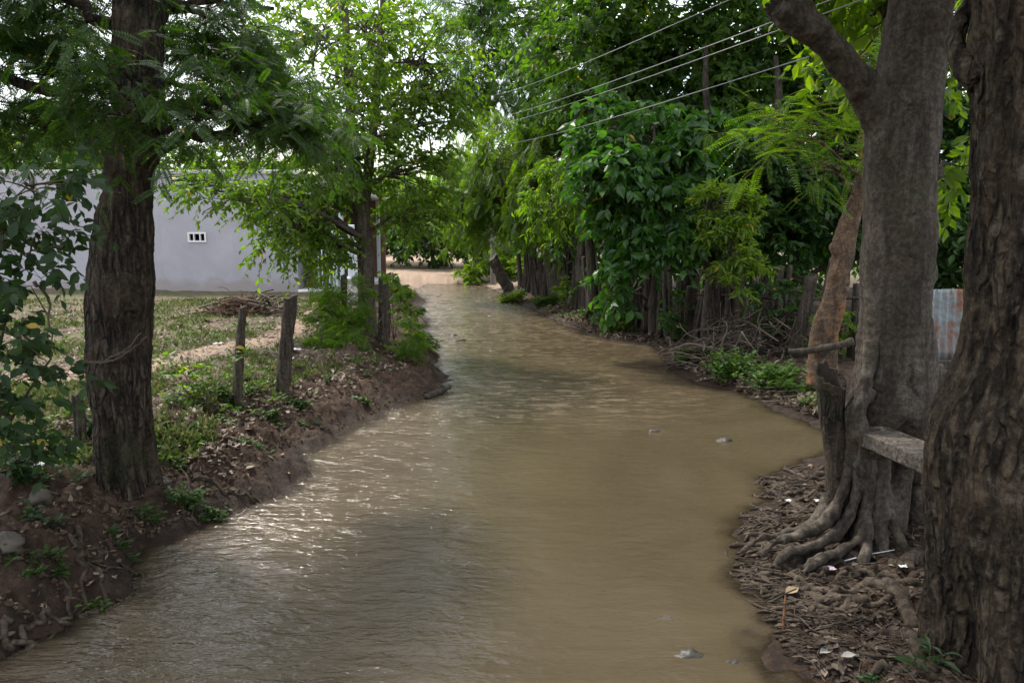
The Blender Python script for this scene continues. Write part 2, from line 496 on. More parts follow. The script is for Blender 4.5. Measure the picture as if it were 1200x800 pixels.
M['f_dark'] = foliage('deep_green_leaf', (.014, .042, .010), (.055, .115, .024), .45, tcol=(2., 2.4, .4))
M['f_tall'] = foliage('tall_canopy_leaf', (.020, .054, .009), (.078, .145, .020), .52, .45, .004, tcol=(2.1, 2.4, .35))
M['f_herb'] = foliage('herb_leaf', (.026, .066, .010), (.095, .165, .026), .42, .5, .0, tcol=(1.9, 2.2, .3))
M['f_weed'] = foliage('weed_leaf', (.018, .046, .009), (.065, .12, .022), .4, .55, .0, tcol=(1.6, 1.9, .35))
M['f_far'] = foliage('far_leaf', (.035, .075, .012), (.11, .18, .028), .52, tcol=(2., 2.3, .35))
M['grass'] = island('grass_blade', [(0, (.05, .085, .018)), (.5, (.10, .145, .03)), (.85, (.17, .18, .06)), (1, (.28, .24, .11))], .7, .35)
M['dead'] = island('dead_leaf', [(0, (.085, .055, .036)), (.45, (.19, .14, .10)), (.8, (.33, .27, .215)), (1, (.46, .41, .35))], .8, .12)
M['dead_dark'] = island('damp_dead_leaf', [(0, (.05, .033, .023)), (.5, (.11, .08, .058)), (.85, (.2, .15, .11)), (1, (.30, .22, .14))], .75, .1)
def wall_mat():
    m, nt, out = newmat('lilac_grey_plaster'); tc = N_(nt, 'TexCoord').outputs['Object']
    n = noise_tex(nt, .8, 8, .65, tc); st = noise_tex(nt, 1.6, 7, .65, mapping(nt, tc, (1.4, 1.4, .22)))
    col = ramp(nt, n, [(.35, (.36, .345, .385)), (.65, (.44, .425, .465))])
    col = mixc(nt, math_(nt, 'MULTIPLY', ramp_f(nt, st, .54, .72), .35), col, (.30, .285, .30))
    sx = N_(nt, 'SeparateXYZ'); nt.links.new(tc, sx.inputs[0])
    spl = ramp_f(nt, math_(nt, 'SUBTRACT', math_(nt, 'MULTIPLY', noise_tex(nt, 2.2, 6, .7, tc), .9), sx.outputs[2]), -.02, .28)
    col = mixc(nt, math_(nt, 'MULTIPLY', spl, .5), col, (.26, .20, .155))
    b = N_(nt, 'BsdfPrincipled'); b.inputs['Roughness'].default_value = .9; nt.links.new(col, b.inputs['Base Color'])
    bp = N_(nt, 'Bump'); bp.inputs['Strength'].default_value = .2; bp.inputs['Distance'].default_value = .02; nt.links.new(noise_tex(nt, 3, 6, .6, tc), bp.inputs['Height']); nt.links.new(bp.outputs[0], b.inputs['Normal'])
    nt.links.new(b.outputs[0], out.inputs['Surface']); return m
M['wall'] = wall_mat()
M['white'] = plain('white_paint', (.78, .78, .78), .6, .08, 3, .05)
M['pale'] = plain('pale_blue_paint', (.62, .68, .74), .6, .12, 3, .05)
M['glass'] = plain('dark_window_glass', (.02, .025, .03), .08, .2, 3, 0, spec=.6)
M['black'] = plain('black_plastic', (.018, .018, .02), .4, .2, 5, 0)
M['concrete'] = plain('pale_concrete', (.55, .54, .52), .85, .12, 2, .15)
M['brick'] = plain('brown_brick', (.24, .13, .09), .9, .25, 3, .2)
M['stone'] = plain('river_stone', (.085, .07, .055), .85, .35, 7, .3)
M['wetstone'] = plain('wet_stone', (.045, .04, .034), .5, .3, 7, .3)
M['red'] = plain('red_plastic', (.42, .03, .03), .4, .15, 8, 0)
M['greyplastic'] = plain('grey_fabric', (.35, .34, .35), .7, .2, 8, .05)
M['litter'] = plain('white_litter', (.72, .70, .70), .6, .1, 8, .05)
M['pink'] = plain('pink_paper', (.72, .52, .60), .6, .15, 8, .05)
M['clay'] = plain('clay_pot', (.33, .13, .07), .8, .2, 5, .1)
M['wire'] = plain('pale_cable', (.22, .22, .215), .5, .1, 2, 0)
M['rustwire'] = plain('rusty_wire', (.10, .075, .06), .7, .3, 20, 0)
M['hollow'] = plain('rotten_heartwood', (.045, .033, .025), .95, .4, 9, .5)

def rust_mat():
    m, nt, out = newmat('rusty_galvanised_sheet')
    tc = N_(nt, 'TexCoord').outputs['Object']
    n = noise_tex(nt, 3.2, 8, .7, tc, .4)
    col = ramp(nt, n, [(.40, (.24, .29, .32)), (.48, (.2, .2, .2)), (.57, (.22, .09, .045)), (.72, (.14, .05, .025))])
    b = N_(nt, 'BsdfPrincipled'); b.inputs['Roughness'].default_value = .5; b.inputs['Metallic'].default_value = .35
    nt.links.new(col, b.inputs['Base Color']); nt.links.new(b.outputs[0], out.inputs['Surface']); return m
M['rust'] = rust_mat()

# ------------------------------------------------------------------ leaf templates (axis +Y, normal +Z)
def T_leaf(w=.24, fold=.06, droop=.12):
    V = np.array([[0, 0, 0], [-w * .8, .28, fold], [-w, .55, fold * .9], [0, 1, -droop], [w, .55, fold * .9], [w * .8, .28, fold], [0, .42, -.02]])
    return V, [np.array([[0, 6, 2, 1], [0, 5, 4, 6]]), np.array([[6, 3, 2], [6, 4, 3]])]

def T_simple(w=.24, fold=.05, droop=.1):
    V = np.array([[0, 0, 0], [-w, .45, fold], [0, 1, -droop], [w, .45, fold]])
    return V, [np.array([[0, 2, 1], [0, 3, 2]])]

def T_frond(pairs=11, ll=.20, lw=.045, droop=.25, tip=True, sweep=.35, taper=.35):
    V = []; Fq = []
    def add(vs):
        b = len(V); V.extend(vs); Fq.append([b, b + 1, b + 2, b + 3])
    def zc(t): return -droop * t * t
    K = 4
    for k in range(K):
        t0, t1 = k / K, (k + 1) / K
        add([(-.006, t0, zc(t0)), (.006, t0, zc(t0)), (.005, t1, zc(t1)), (-.005, t1, zc(t1))])
    for i in range(pairs):
        t = .12 + .86 * i / (pairs - 1)
        L = ll * (1 - taper * abs(2 * t - .9) ** 2)
        for s in (-1, 1):
            d = np.array([s * cos(sweep), sin(sweep), -.12]); d /= np.linalg.norm(d)
            n2 = np.array([-d[1] * s, d[0] * s, 0]) * s
            p = np.array([0, t, zc(t)]); q = p + d * L; mid = p + d * L * .5 + np.array([0, 0, .012])
            add([p, mid + n2 * lw, q, mid - n2 * lw])
    return np.array(V, float), [np.array(Fq)]

def T_dead():
    V = np.array([[0, 0, .02], [-.26, .35, .14], [-.2, .75, .10], [0.02, 1, .22], [.24, .6, .16], [.22, .3, .03], [0, .5, 0.]])
    return V, [np.array([[0, 6, 2, 1], [0, 5, 4, 6]]), np.array([[6, 3, 2], [6, 4, 3]])]

TL = {'leaf': T_leaf(), 'round': T_leaf(.30, .05, .08), 'broad': T_leaf(.27, .08, .22), 'narrow': T_leaf(.13, .04, .2), 'simple': T_simple(), 'simplenarrow': T_simple(.15, .04, .15),
      'frond': T_frond(), 'feather': T_frond(15, .15, .018, .22, sweep=.25), 'fern': T_frond(8, .24, .05, .3), 'plume': T_frond(9, .22, .06, .35, sweep=.5), 'dead': T_dead()}

def leaf_geo(tmpl, pos, axis, up, scale):
    V, Fs = TL[tmpl]
    y = nrm(axis); x = nrm(np.cross(y, up)); z = np.cross(x, y)
    W = (V[None, :, 0:1] * x[:, None] + V[None, :, 1:2] * y[:, None] + V[None, :, 2:3] * z[:, None]) * scale[:, None, None] + pos[:, None]
    n = len(pos); k = len(V)
    off = (np.arange(n) * k)[:, None, None]
    return W.reshape(-1, 3), [(f[None] + off).reshape(-1, f.shape[1]) for f in Fs]

def twigs_leaves(r, C, O, ntw, L, nleaf, droop=.35, ldroop=.35, spread=.9, size=.1, flat=.55, up_bias=.15, start=.15):
    """C clump centres, O outward dirs -> leaf pos, axis, up, scale ; twig polylines"""
    n = len(C) * ntw
    c = np.repeat(C, ntw, 0); o = np.repeat(O, ntw, 0)
    d = nrm(o * .8 + r.normal(size=(n, 3)) * spread * np.array([1, 1, .6]) + np.array([0, 0, up_bias]))
    ln = L * r.uniform(.55, 1.25, n)
    def along(t):
        return c[:, None] + d[:, None] * (t * ln[:, None])[..., None] + np.array([0, 0, -1.]) * (droop * t ** 2 * ln[:, None])[..., None]
    t = start + (1 - start) * (np.arange(nleaf)[None] + r.uniform(-.4, .4, (n, nleaf)) + .5) / nleaf
    P = along(t).reshape(-1, 3)
    dd = nrm(d[:, None] + np.array([0, 0, -1.]) * (2 * droop * t)[..., None]).reshape(-1, 3)
    side = nrm(np.cross(dd, np.array([0, 0, 1.]) + r.normal(size=dd.shape) * .35))
    sgn = np.tile(np.where(np.arange(nleaf) % 2, 1., -1.), n)[:, None]
    ax = nrm(side * sgn * r.uniform(.6, 1.1, (len(P), 1)) + dd * r.uniform(.3, .9, (len(P), 1)) + r.normal(size=dd.shape) * .25 + np.array([0, 0, -ldroop]))
    up = nrm(np.array([0, 0, 1.]) * flat + r.normal(size=dd.shape) * .55)
    sc = size * r.uniform(.5, 1.3, len(P))
    tw = along(np.broadcast_to(np.array([0, .5, 1.])[None], (n, 3)))
    return P, ax, up, sc, tw

def thin_tubes(TW, r0, r1, k=3):
    """TW (n,m,3) polylines -> merged geo"""
    n, m, _ = TW.shape
    T = nrm(np.gradient(TW, axis=1)); ref = np.array([.31, .17, .93])
    Nn = nrm(np.cross(T, ref)); B = np.cross(T, Nn)
    a = np.arange(k) * 2 * pi / k
    r0 = np.broadcast_to(r0, (n,)); r1 = np.broadcast_to(r1, (n,))
    rr = r0[:, None] * (1 - np.linspace(0, 1, m))[None] + r1[:, None] * np.linspace(0, 1, m)[None]
    V = TW[:, :, None] + (np.cos(a)[None, None, :, None] * Nn[:, :, None] + np.sin(a)[None, None, :, None] * B[:, :, None]) * rr[:, :, None, None]
    base = (np.arange(n) * m * k)[:, None, None]; i = (np.arange(m - 1) * k)[None, :, None]; j = np.arange(k)[None, None]; j2 = (j + 1) % k
    q = np.stack([base + i + j, base + i + j2, base + i + k + j2, base + i + k + j], -1).reshape(-1, 4)
    return V.reshape(-1, 3), [q]

def bez(a, b, bow, n=7):
    t = np.linspace(0, 1, n)[:, None]
    mid = (a + b) / 2 + bow
    return (1 - t) ** 2 * a + 2 * t * (1 - t) * mid + t ** 2 * b

def make_tree(name, label, cat, trunks, blobs, leaf, fmat, bmat, seed, size=.1, ntw=7, L=.5, nleaf=9, group=None, droop=.35, ldroop=.35,
              base=None, ns=14, nr=26, flat=.55, bumpy=.03, twig_r=.004, crown_name='crown', limb_r=.4, no_twigs=False, disp=None, shell=.35, trunk_smooth=True, spread=.9):
    """trunks: list of ctrl arrays (x,y,z,r); blobs: (px,py,Y,rx_px,rz_px,ry_m,nclumps)"""
    r = np.random.default_rng(seed)
    b0 = trunks[0][0][:3] if base is None else base
    root = empty(name, b0, label, cat, group)
    allc = []
    for i, t in enumerate(trunks):
        t = np.asarray(t, float)
        def dsp(V, th, fr):
            return bumpy * t[:, 3].mean() * 6 * fbm(V * np.array([5, 5, 1.6]), 3, seed)
        V, Fs = trunk_geo(t, nr, ns, disp or dsp)
        mb = MB(); mb.add(V, Fs); mb.build('trunk' if i == 0 else 'stem', bmat, root, trunk_smooth)
        allc.append(cr(t, 60))
    TR = np.vstack(allc)
    LV = MB(); BR = MB(); lim = 0
    PP = []; 
    for (px, py, Y, rx, rz, ry, nc) in blobs:
        c0 = atd(px, py, Y); ax = np.array([rx * Y / F, ry, rz * Y / F])
        # attachment
        d = np.linalg.norm(TR[:, :3] - c0, axis=1); cost = d + np.maximum(0, TR[:, 2] - (c0[2] - .25 * d)) * 1.6
        k = int(np.argmin(cost)); a = TR[k, :3]; ra = min(TR[k, 3] * limb_r, .16)
        bow = np.array([0, 0, .18 * np.linalg.norm(c0 - a)]) + r.normal(size=3) * .08 * np.linalg.norm(c0 - a)
        limb = bez(a, c0, bow, 12)
        limb[1:-1] += r.normal(size=(10, 3)) * .025 * np.linalg.norm(c0 - a)
        BR.tube(limb, np.linspace(ra, max(.3 * ra, .012), 12), 7, False)
        u = nrm(r.normal(size=(nc, 3))); rad = r.uniform(shell, 1, (nc, 1)) ** .6
        C = c0 + u * rad * ax
        ts = r.uniform(.45, 1, nc)
        st = limb[(ts * 11).astype(int)]
        for s_, e in zip(st, C):
            q = bez(s_, e, np.array([0, 0, .1]) * np.linalg.norm(e - s_) + r.normal(size=3) * .1 * np.linalg.norm(e - s_), 5)
            PP.append(q)
        O = nrm(u * ax / ax.max() * .9 + nrm(C - b0) * .3 + 1e-6)
        P, A, U, S, tw = twigs_leaves(r, C, O, ntw, L, nleaf, droop, ldroop, spread, size, flat)
        V, Fs = leaf_geo(leaf, P, A, U, S); LV.add(V, Fs)
        if not no_twigs:
            V, Fs = thin_tubes(tw, twig_r, twig_r * .4); BR.add(V, Fs)
    if PP:
        V, Fs = thin_tubes(np.array(PP), twig_r * 3.2, twig_r * 1.2, 4); BR.add(V, Fs)
    if BR.n: BR.build('branches', bmat, root, True)
    if LV.n: LV.build(crown_name, fmat, root)
    return root

# ------------------------------------------------------------------ ground + water
def build_ground():
    fa = np.linspace(-48, 48, 760); bk = np.concatenate([np.linspace(48, 312, 90)[1:-1]])
    ang = np.radians(np.concatenate([fa, bk]))
    rr = np.concatenate([[.4, .9, 1.5, 2.0, 2.5], np.exp(np.linspace(np.log(2.9), np.log(34), 470)), np.exp(np.linspace(np.log(34.3), np.log(900), 90))])
    A, Rr = np.meshgrid(ang, rr)
    X = np.sin(A) * Rr; Y = np.cos(A) * Rr
    p = np.column_stack([X.ravel(), Y.ravel()])
    z = height(p); sd, left = fields(p)
    s = np.maximum(sd, 0); y = p[:, 1]; x = p[:, 0]
    # masks
    pp = np.array([(-500, 462), (-200, 455), (0, 446), (100, 440), (190, 424), (260, 408), (330, 396), (372, 372), (392, 352), (398, 341)])
    PW = np.array([g1(a, b)[:2] for a, b in pp])
    dp = seg_dist(p, PW)
    path = (1 - sm(dp, .22, .75)) * .95
    RD = np.array([at(540, 331, .1)[:2], at(515, 316, .1)[:2], at(470, 302, .1)[:2], at(432, 292, .1)[:2], at(405, 286, .1)[:2], [-60, 150]])
    drd = seg_dist(p, RD)
    road = 1 - sm(drd, 2.6, 4.6)
    nb = fbm(np.column_stack([p * .7, 0 * x]), 4, 61)
    grass = np.where(left > .5, sm(s, 2.0, 3.8) * (.42 + .5 * sm(nb, -.25, .2)), .25 * sm(s, 1.2, 2.5) * sm(nb, 0, .3))
    grass = np.where(y > 30, .5, grass)
    dry = left * sm(s, .9, 2.6) * .85 + (1 - left) * sm(s, .8, 3) * .25
    dry = np.maximum(dry, sm(y, 24, 36) * .8)
    wet = 1 - sm(s, .05, .38)
    col = np.column_stack([grass * (1 - road), np.maximum(path, road), wet * (1 - sm(y, 26, 34) * .5), dry])
    nA = len(ang); nR = len(rr)
    i = np.arange(nR - 1)[:, None] * nA; j = np.arange(nA)[None]; j2 = (j + 1) % nA
    q = np.stack([i + j, i + j2, i + nA + j2, i + nA + j], -1).reshape(-1, 4)
    V = np.column_stack([p, z])
    # centre fan
    fan = np.stack([np.full(nA, len(V)), (np.arange(nA) + 1) % nA, np.arange(nA)], -1)
    V = np.vstack([V, [0, 0, -.35]]); col = np.vstack([col, [0, 0, 1, 0]])
    pm = (path > .5); rm = (road > .5)
    fp = pm[q].sum(1) >= 2; fr = (rm[q].sum(1) >= 2) & ~fp
    def sub(mask, name, extra=None):
        f = q[mask]; used, inv = np.unique(f, return_inverse=True)
        o = npmesh(name, V[used], [inv.reshape(-1, 4)], M['ground'], None, True, colors={'mask': col[used]})
        tag(o, kind='structure'); return o
    sub(fp, 'footpath'); sub(fr, 'dirt_road')
    m = ~(fp | fr)
    o = npmesh('ground', V, [q[m], fan], M['ground'], None, True, colors={'mask': col}); tag(o, kind='structure')

def build_water():
    ang = np.radians(np.linspace(-52, 52, 520)); rr = np.concatenate([[.3, 1.2], np.exp(np.linspace(np.log(2.2), np.log(42), 420))])
    A, Rr = np.meshgrid(ang, rr); X = np.sin(A) * Rr; Y = np.cos(A) * Rr
    # add a straight apron behind the camera
    p = np.column_stack([X.ravel(), Y.ravel()])
    sd, left = fields(p)
    g = height(p)
    depth = np.maximum(-g, 0)
    rif_c = at(650, 462, 0.)[:2]; far_c = at(560, 372, 0.)[:2]
    rf = np.exp(-(((p - rif_c) / np.array([2.0, 1.9])) ** 2).sum(1)) + .75 * sm(p[:, 1], 11, 20) + .06 + .62 * (1 - sm(p[:, 0] + .35 * vnoise(np.column_stack([p * 1.2, 0 * p[:, 0]]), 73), -1.3, .2)) * (1 - sm(p[:, 1], 10, 14))
    rf = np.clip(rf, 0, 1)
    w = fbm(np.column_stack([p * np.array([1.1, 2.4]), 0 * X.ravel()]), 3, 71) * .010 + fbm(np.column_stack([p * np.array([4, 9]), 0 * X.ravel()]), 2, 77) * .0055
    z = w * (.3 + 1.1 * rf)
    dm = np.clip(1 - np.exp(-np.maximum(depth + .004, 0) * 55), 0, 1)
    nA = len(ang); nR = len(rr)
    i = np.arange(nR - 1)[:, None] * nA; j = np.arange(nA - 1)[None]
    q = np.stack([i + j, i + j + 1, i + nA + j + 1, i + nA + j], -1).reshape(-1, 4)
    keep = (g[q].min(1) < .03); q = q[keep]
    V = np.column_stack([p, z]); fo = np.clip(np.exp(-(((p - rif_c) / np.array([1.9, 1.6])) ** 2).sum(1)) + .8 * sm(p[:, 1], 11.5, 20), 0, 1)  # foam at the riffle; the far term paints glare into the water colour
    col = np.column_stack([dm, rf, fo, 1 + 0 * rf])
    used, inv = np.unique(q, return_inverse=True)
    o = npmesh('water', V[used], [inv.reshape(-1, 4)], M['water'], None, True, colors={'depth': col[used]}); tag(o, kind='structure')

build_ground(); build_water()

# ------------------------------------------------------------------ the three big near trees
def ridged(V, fx, fz, s, o=3):
    q = V * np.array([fx, fx, fz]); r = 0; a = .55
    w = fbm(V * np.array([3., 3., 1.5]), 2, s + 9)[:, None] * .6
    for k in range(o):
        r = r + a * (1 - 2 * np.abs(vnoise(q * 2 ** k + w, s + k))); a *= .5
    return r - .52

# --- left tree
YL = 6.75
left_ctrl = outline([(-900, 120, 160, 6.3), (-500, 128, 172, 6.5), (-200, 134, 184), (0, 135, 190), (80, 133, 193), (150, 131, 192), (215, 121, 180), (260, 111, 180), (300, 105, 184), (345, 100, 182),
                     (400, 100, 180), (450, 102, 180), (490, 107, 180), (520, 108, 182), (545, 108, 184), (575, 106, 188)], YL)
def d_left(V, th, fr):
    z = V[:, 2]
    base = 1 - sm(z, .55, 1.25)
    fl = np.sin(th * 5 + 1.1) * .04 * base + np.sin(th * 9 + .4) * .02 * base
    lump = fbm(V * np.array([2.6, 2.6, 1.5]), 3, 81) * .06
    scar = -.05 * np.exp(-(((th - 4.4 + .2 * np.sin(z * 4)) % (2 * pi) - pi) / .28) ** 2) * 0
    return fl + lump + ridged(V, 11, 1.7, 84, 4) * .034 + vnoise(V * 38, 88) * .003 + scar
g_ = g1(148, 540)
left_tree = make_tree('leaning_tree', 'big left bank tree with rough grey trunk and hanging feathery leaves', 'tree', [left_ctrl], [
    (268, 138, 7.2, 54, 24, .6, 10), (350, 150, 8., 48, 22, .7, 8), (228, 100, 7.6, 36, 46, .6, 8), (290, 115, 8., 55, 36, .7, 7), (240, 20, 7.6, 50, 40, .7, 7), (320, 10, 8.2, 60, 36, .8, 5),
    (60, 90, 7.4, 66, 56, .8, 16), (30, 10, 7.2, 80, 50, .9, 16), (30, 150, 7.8, 60, 26, .6, 8), (165, 110, 6.0, 30, 20, .3, 3), (205, 150, 6.1, 36, 16, .3, 4),
    (-20, -160, 6.4, 120, 110, 1.4, 30), (-160, 60, 6.8, 110, 140, 1.2, 26), (-140, -330, 6.4, 180, 160, 1.6, 36)],
    'frond', M['f_left'], M['bark_left'], 101, size=.17, ntw=8, L=.68, nleaf=10, droop=.32, ldroop=.5, base=[*g_[:2], g_[2] - .02], ns=240, nr=420, disp=d_left, twig_r=.0035, limb_r=.32, flat=.75, spread=.8)

# surface roots of the left tree over the muddy edge
def root_path(pxs, lift=.02, n=14, rad=(.05, .02), jit=.02, rg=rng):
    pts = gpix([a for a, b in pxs], [b for a, b in pxs]) if len(pxs[0]) == 2 else None
    P = cr(pts, n); P[:, :2] += rg.normal(size=(n, 2)) * jit
    P[:, 2] = height(P[:, :2]) + lift + rg.normal(size=n) * .008
    P[0, 2] += .0
    return P, np.linspace(rad[0], rad[1], n)

def roots(parent, paths, mat, rad, lift=.02, jit=.012, name='root'):
    for k, px in enumerate(paths):
        P, r_ = root_path(px, lift, 18, rad if not isinstance(rad, list) else rad[k % len(rad)], jit)
        def dsp(V, th, fr): return fbm(V * 14, 3, 5) * r_.mean() * .7
        V, Fs = trunk_geo(np.column_stack([P, r_]), 34, 9, dsp)
        mb = MB(); mb.add(V, Fs); mb.build(name, mat, parent, True)

roots(left_tree, [[(88, 628), (92, 655), (100, 690), (118, 716)], [(60, 612), (96, 632), (140, 636), (160, 640)], [(90, 640), (120, 665), (155, 672), (163, 690)], [(20, 700), (55, 705), (70, 728)],
                  [(0, 715), (30, 725), (62, 745)], [(78, 650), (72, 690), (85, 715)], [(-30, 650), (20, 648), (60, 640)], [(110, 660), (128, 690), (140, 700)], [(230, 560), (280, 563), (312, 582)], [(195, 600), (222, 605), (240, 612)],
                  [(5, 745), (35, 750), (50, 762)], [(195, 525), (215, 545), (232, 575)], [(112, 545), (95, 580), (80, 600)]], M['bark_root'],
      [(.022, .008), (.016, .006), (.012, .005), (.02, .007)], .004, .03)

# --- fig tree
YF = 6.1
fig_ctrl = outline([(-700, 1050, 1110, 6.3), (-300, 1052, 1118, 6.2), (-60, 1050, 1125), (0, 1045, 1120), (60, 1040, 1113), (100, 1032, 1108), (150, 1018, 1103), (200, 1013, 1100), (300, 1012, 1098), (370, 1008, 1098), (420, 1004, 1102),
                    (460, 998, 1106), (495, 990, 1102, 6.14), (530, 984, 1080, 6.2), (580, 976, 1074, 6.22), (620, 968, 1074, 6.22), (660, 950, 1084, 6.22)], YF)
fig_ctrl[:, 3] *= 1.0; fig_ctrl[:, 0] -= .02; limb_ctrl_scale = .74
def d_fig(V, th, fr):
    z = V[:, 2]
    lo = 1 - sm(z, .7, 1.7)
    fl = (np.sin(th * 7 + .6) * .03 + np.sin(th * 4 + 2.) * .025) * lo
    cw = np.array([atd(1060, 545, 5.75)])
    cav = -.16 * np.exp(-((np.linalg.norm((V - cw) * np.array([1, .6, .55]), axis=1)) / .17) ** 4)
    lump = fbm(V * np.array([2.4, 2.4, 1.5]), 3, 91) * .055
    wr = .004 * np.sin(z * 70 + 6 * vnoise(V * 2, 95)) * np.clip(vnoise(V * np.array([4, 4, 1.2]), 93) * 2, 0, 1)
    knots = .03 * np.clip(vnoise(V * np.array([5, 5, 4]), 97) - .55, 0, 1) * 3
    return fl + cav + lump + wr + knots + fbm(V * 18, 3, 99) * .008 + .02 * ridged(V, 5, .9, 98, 2) * (.4 + lo)
limb_ctrl = np.array([[*atd(1062, 210, 6.12), .22], [*atd(1040, 150, 6.08), .215], [*atd(1018, 112, 6.0), .178], [*atd(995, 82, 5.9), .155], [*atd(970, 52, 5.8), .146], [*atd(945, 27, 5.7), .148], [*atd(922, 9, 5.65), .15], [*atd(911, 2, 5.63), .128]])
limb_ctrl[:, 3] *= limb_ctrl_scale
gf = g1(1020, 632)
fig = make_tree('fig_tree', 'smooth grey forked tree on right bank with a broken limb and spreading roots', 'tree', [fig_ctrl], [
    (1010, 25, 7.4, 36, 40, .6, 11), (1112, 200, 7.4, 8, 30, .25, 4), (1112, 60, 7.8, 14, 50, .5, 6), (985, -40, 7.0, 60, 34, .8, 14),
    (1080, -260, 6.2, 190, 120, 1.6, 46), (860, -300, 6.4, 160, 120, 1.5, 60), (690, -340, 6.8, 110, 110, 1.5, 52), (1250, -200, 6.2, 150, 150, 1.6, 30), (800, -520, 5.8, 190, 170, 1.6, 44), (1000, -750, 5.2, 260, 260, 1.5, 44)],
    'leaf', M['f_lime'], M['bark_fig'], 103, size=.15, ntw=6, L=.45, nleaf=8, droop=.4, ldroop=.6, base=[*gf[:2], gf[2] - .02], ns=260, nr=460, disp=d_fig, limb_r=.2)
def d_limb(V, th, fr):
    return fbm(V * np.array([4, 4, 4]), 3, 121) * .05 + fbm(V * 22, 3, 123) * .012 + .015 * ridged(V, 7, 5, 122, 3) - .06 * sm(fr, .82, 1) * np.clip(vnoise(V * 9, 125) + .2, 0, 1) + .02 * np.sin(th * 3) * sm(fr, .7, 1)
V, Fs = trunk_geo(limb_ctrl, 150, 90, d_limb); mb = MB(); mb.add(V, Fs); mb.build('broken_limb', M['bark_fig'], fig, True)
# splintered dark end of the limb
e0 = limb_ctrl[-1, :3]; edir = nrm(limb_ctrl[-1, :3] - limb_ctrl[-2, :3])
mb = MB()
for k in range(26):
    o_ = nrm(rng.normal(size=3)); o_ -= edir * (o_ @ edir); p = e0 - edir * .06 + o_ * rng.uniform(.02, .115)
    q = p + edir * rng.uniform(.05, .13) + rng.normal(size=3) * .012
    mb.tube([p, (p + q) / 2 + rng.normal(size=3) * .006, q], [.030, .022, .006], 5)
tag(mb.build('splintered_end', M['hollow'], fig, False), 'dark rotten splintered end of the broken limb')
# hollow stump fused to the fig's left foot
so = [(622, 1000, .17), (600, 990, .145), (560, 984, .118), (520, 979, .107), (480, 974, .108), (450, 973, .125), (440, 973, .13)]
outer = np.array([[*atd(x, y, 5.98 if y > 500 else 5.98), r_] for y, x, r_ in so])
D = cr(outer, 60); inn = D[::-1][:26].copy(); inn[:, 3] *= .72; inn[:, 3] = np.maximum(inn[:, 3] * np.linspace(1, .8, 26), .02)
def stump_geo():
    ns = 60; rings = []
    a = np.arange(ns) * 2 * pi / ns
    for idx, row in enumerate(np.vstack([D, inn])):
        X = row[0] + np.cos(a) * row[3] * .95; Yy = row[1] + np.sin(a) * row[3] * 1.0
        zt = row[2] + (np.cos(a + 2.2) * .035 + .03 * vnoise(np.column_stack([np.cos(a) * 3, np.sin(a) * 3, 0 * a]), 131)) * sm(row[2], D[-1, 2] - .25, D[-1, 2]) + (np.sin(a) * .11 - .3 * .11 * np.cos(a)) * sm(row[2], D[-1, 2] - .5, D[-1, 2])
        rings.append(np.column_stack([X, Yy, zt]))
    V = np.vstack(rings); n = len(rings)
    c = np.repeat(np.vstack([D, inn])[:, :2], ns, 0); dv = V[:, :2] - c
    V[:, :2] = c + dv * (1 + .16 * fbm(V * np.array([7, 7, 2]), 3, 133) + .07 * ridged(V, 14, 2, 135, 2))[:, None]
    i = np.arange(n - 1)[:, None] * ns; j = np.arange(ns)[None]; j2 = (j + 1) % ns
    q = np.stack([i + j, i + j2, i + ns + j2, i + ns + j], -1).reshape(-1, 4)
    k = (len(D) + 2) * ns
    return V, q[:k], q[k:], (np.arange(ns) + (n - 1) * ns)[None]
V, qa, qb, qc = stump_geo(); mb = MB(); mb.add(V, [qa]); stp = tag(mb.build('hollow_stump', M['bark_left'], fig, True), 'hollow dead stem fused to the foot of the tree')
hb_ = npmesh('rotten_hollow', V, [qb, qc], M['hollow'], fig, True); hb_.parent = stp
# descending roots / buttress columns
def fig_root(pts, r0, r1, Ys):
    P = np.array([atd(x, y, Y) for (x, y), Y in zip(pts, Ys)])
    e_ = P[-1] - P[-2]; e_ = e_ / np.linalg.norm(e_) * .18; P = np.vstack([P, P[-1] + [e_[0], e_[1], -.03], P[-1] + [1.8 * e_[0], 1.8 * e_[1], -.13]])
    rr_ = np.concatenate([np.linspace(r0, r1, len(P) - 2), [r1 * .8, r1 * .5]])
    def dsp(V, th, fr): return fbm(V * 9, 3, 7) * r0 * .6 + ridged(V, 9, 3, 8, 2) * r0 * .25
    V, Fs = trunk_geo(np.column_stack([P, rr_]), 90, 30, dsp); mb = MB(); mb.add(V, Fs); mb.build('root', M['bark_fig'], fig, True)
fig_root([(1016, 455), (1002, 490), (998, 530), (986, 580), (965, 612), (935, 628)], .075, .045, (5.92, 5.86, 5.88, 5.86, 5.82, 5.8))
fig_root([(1018, 500), (1008, 540), (1002, 585), (985, 622), (950, 640)], .07, .04, (5.9, 5.84, 5.82, 5.76, 5.72))
fig_root([(1024, 520), (1018, 560), (1014, 600), (1002, 634), (975, 650)], .065, .04, (5.9, 5.84, 5.8, 5.7, 5.62))
fig_root([(1034, 500), (1032, 555), (1030, 600), (1030, 632), (1034, 648)], .078, .06, (5.94, 5.86, 5.82, 5.76, 5.7))
fig_root([(1036, 560), (1040, 600), (1052, 628), (1066, 645)], .05, .028, (5.9, 5.84, 5.76, 5.7))
fig_root([(1012, 598), (1016, 622), (1014, 642)], .055, .05, (5.82, 5.74, 5.66))
fig_root([(972, 580), (962, 602), (944, 618), (915, 626)], .06, .035, (5.95, 5.9, 5.88, 5.86))
fig_root([(1022, 400), (1016, 440), (1010, 478), (1008, 500), (1014, 520), (1028, 530)], .055, .055, (5.98, 5.92, 5.86, 5.83, 5.82, 5.84))
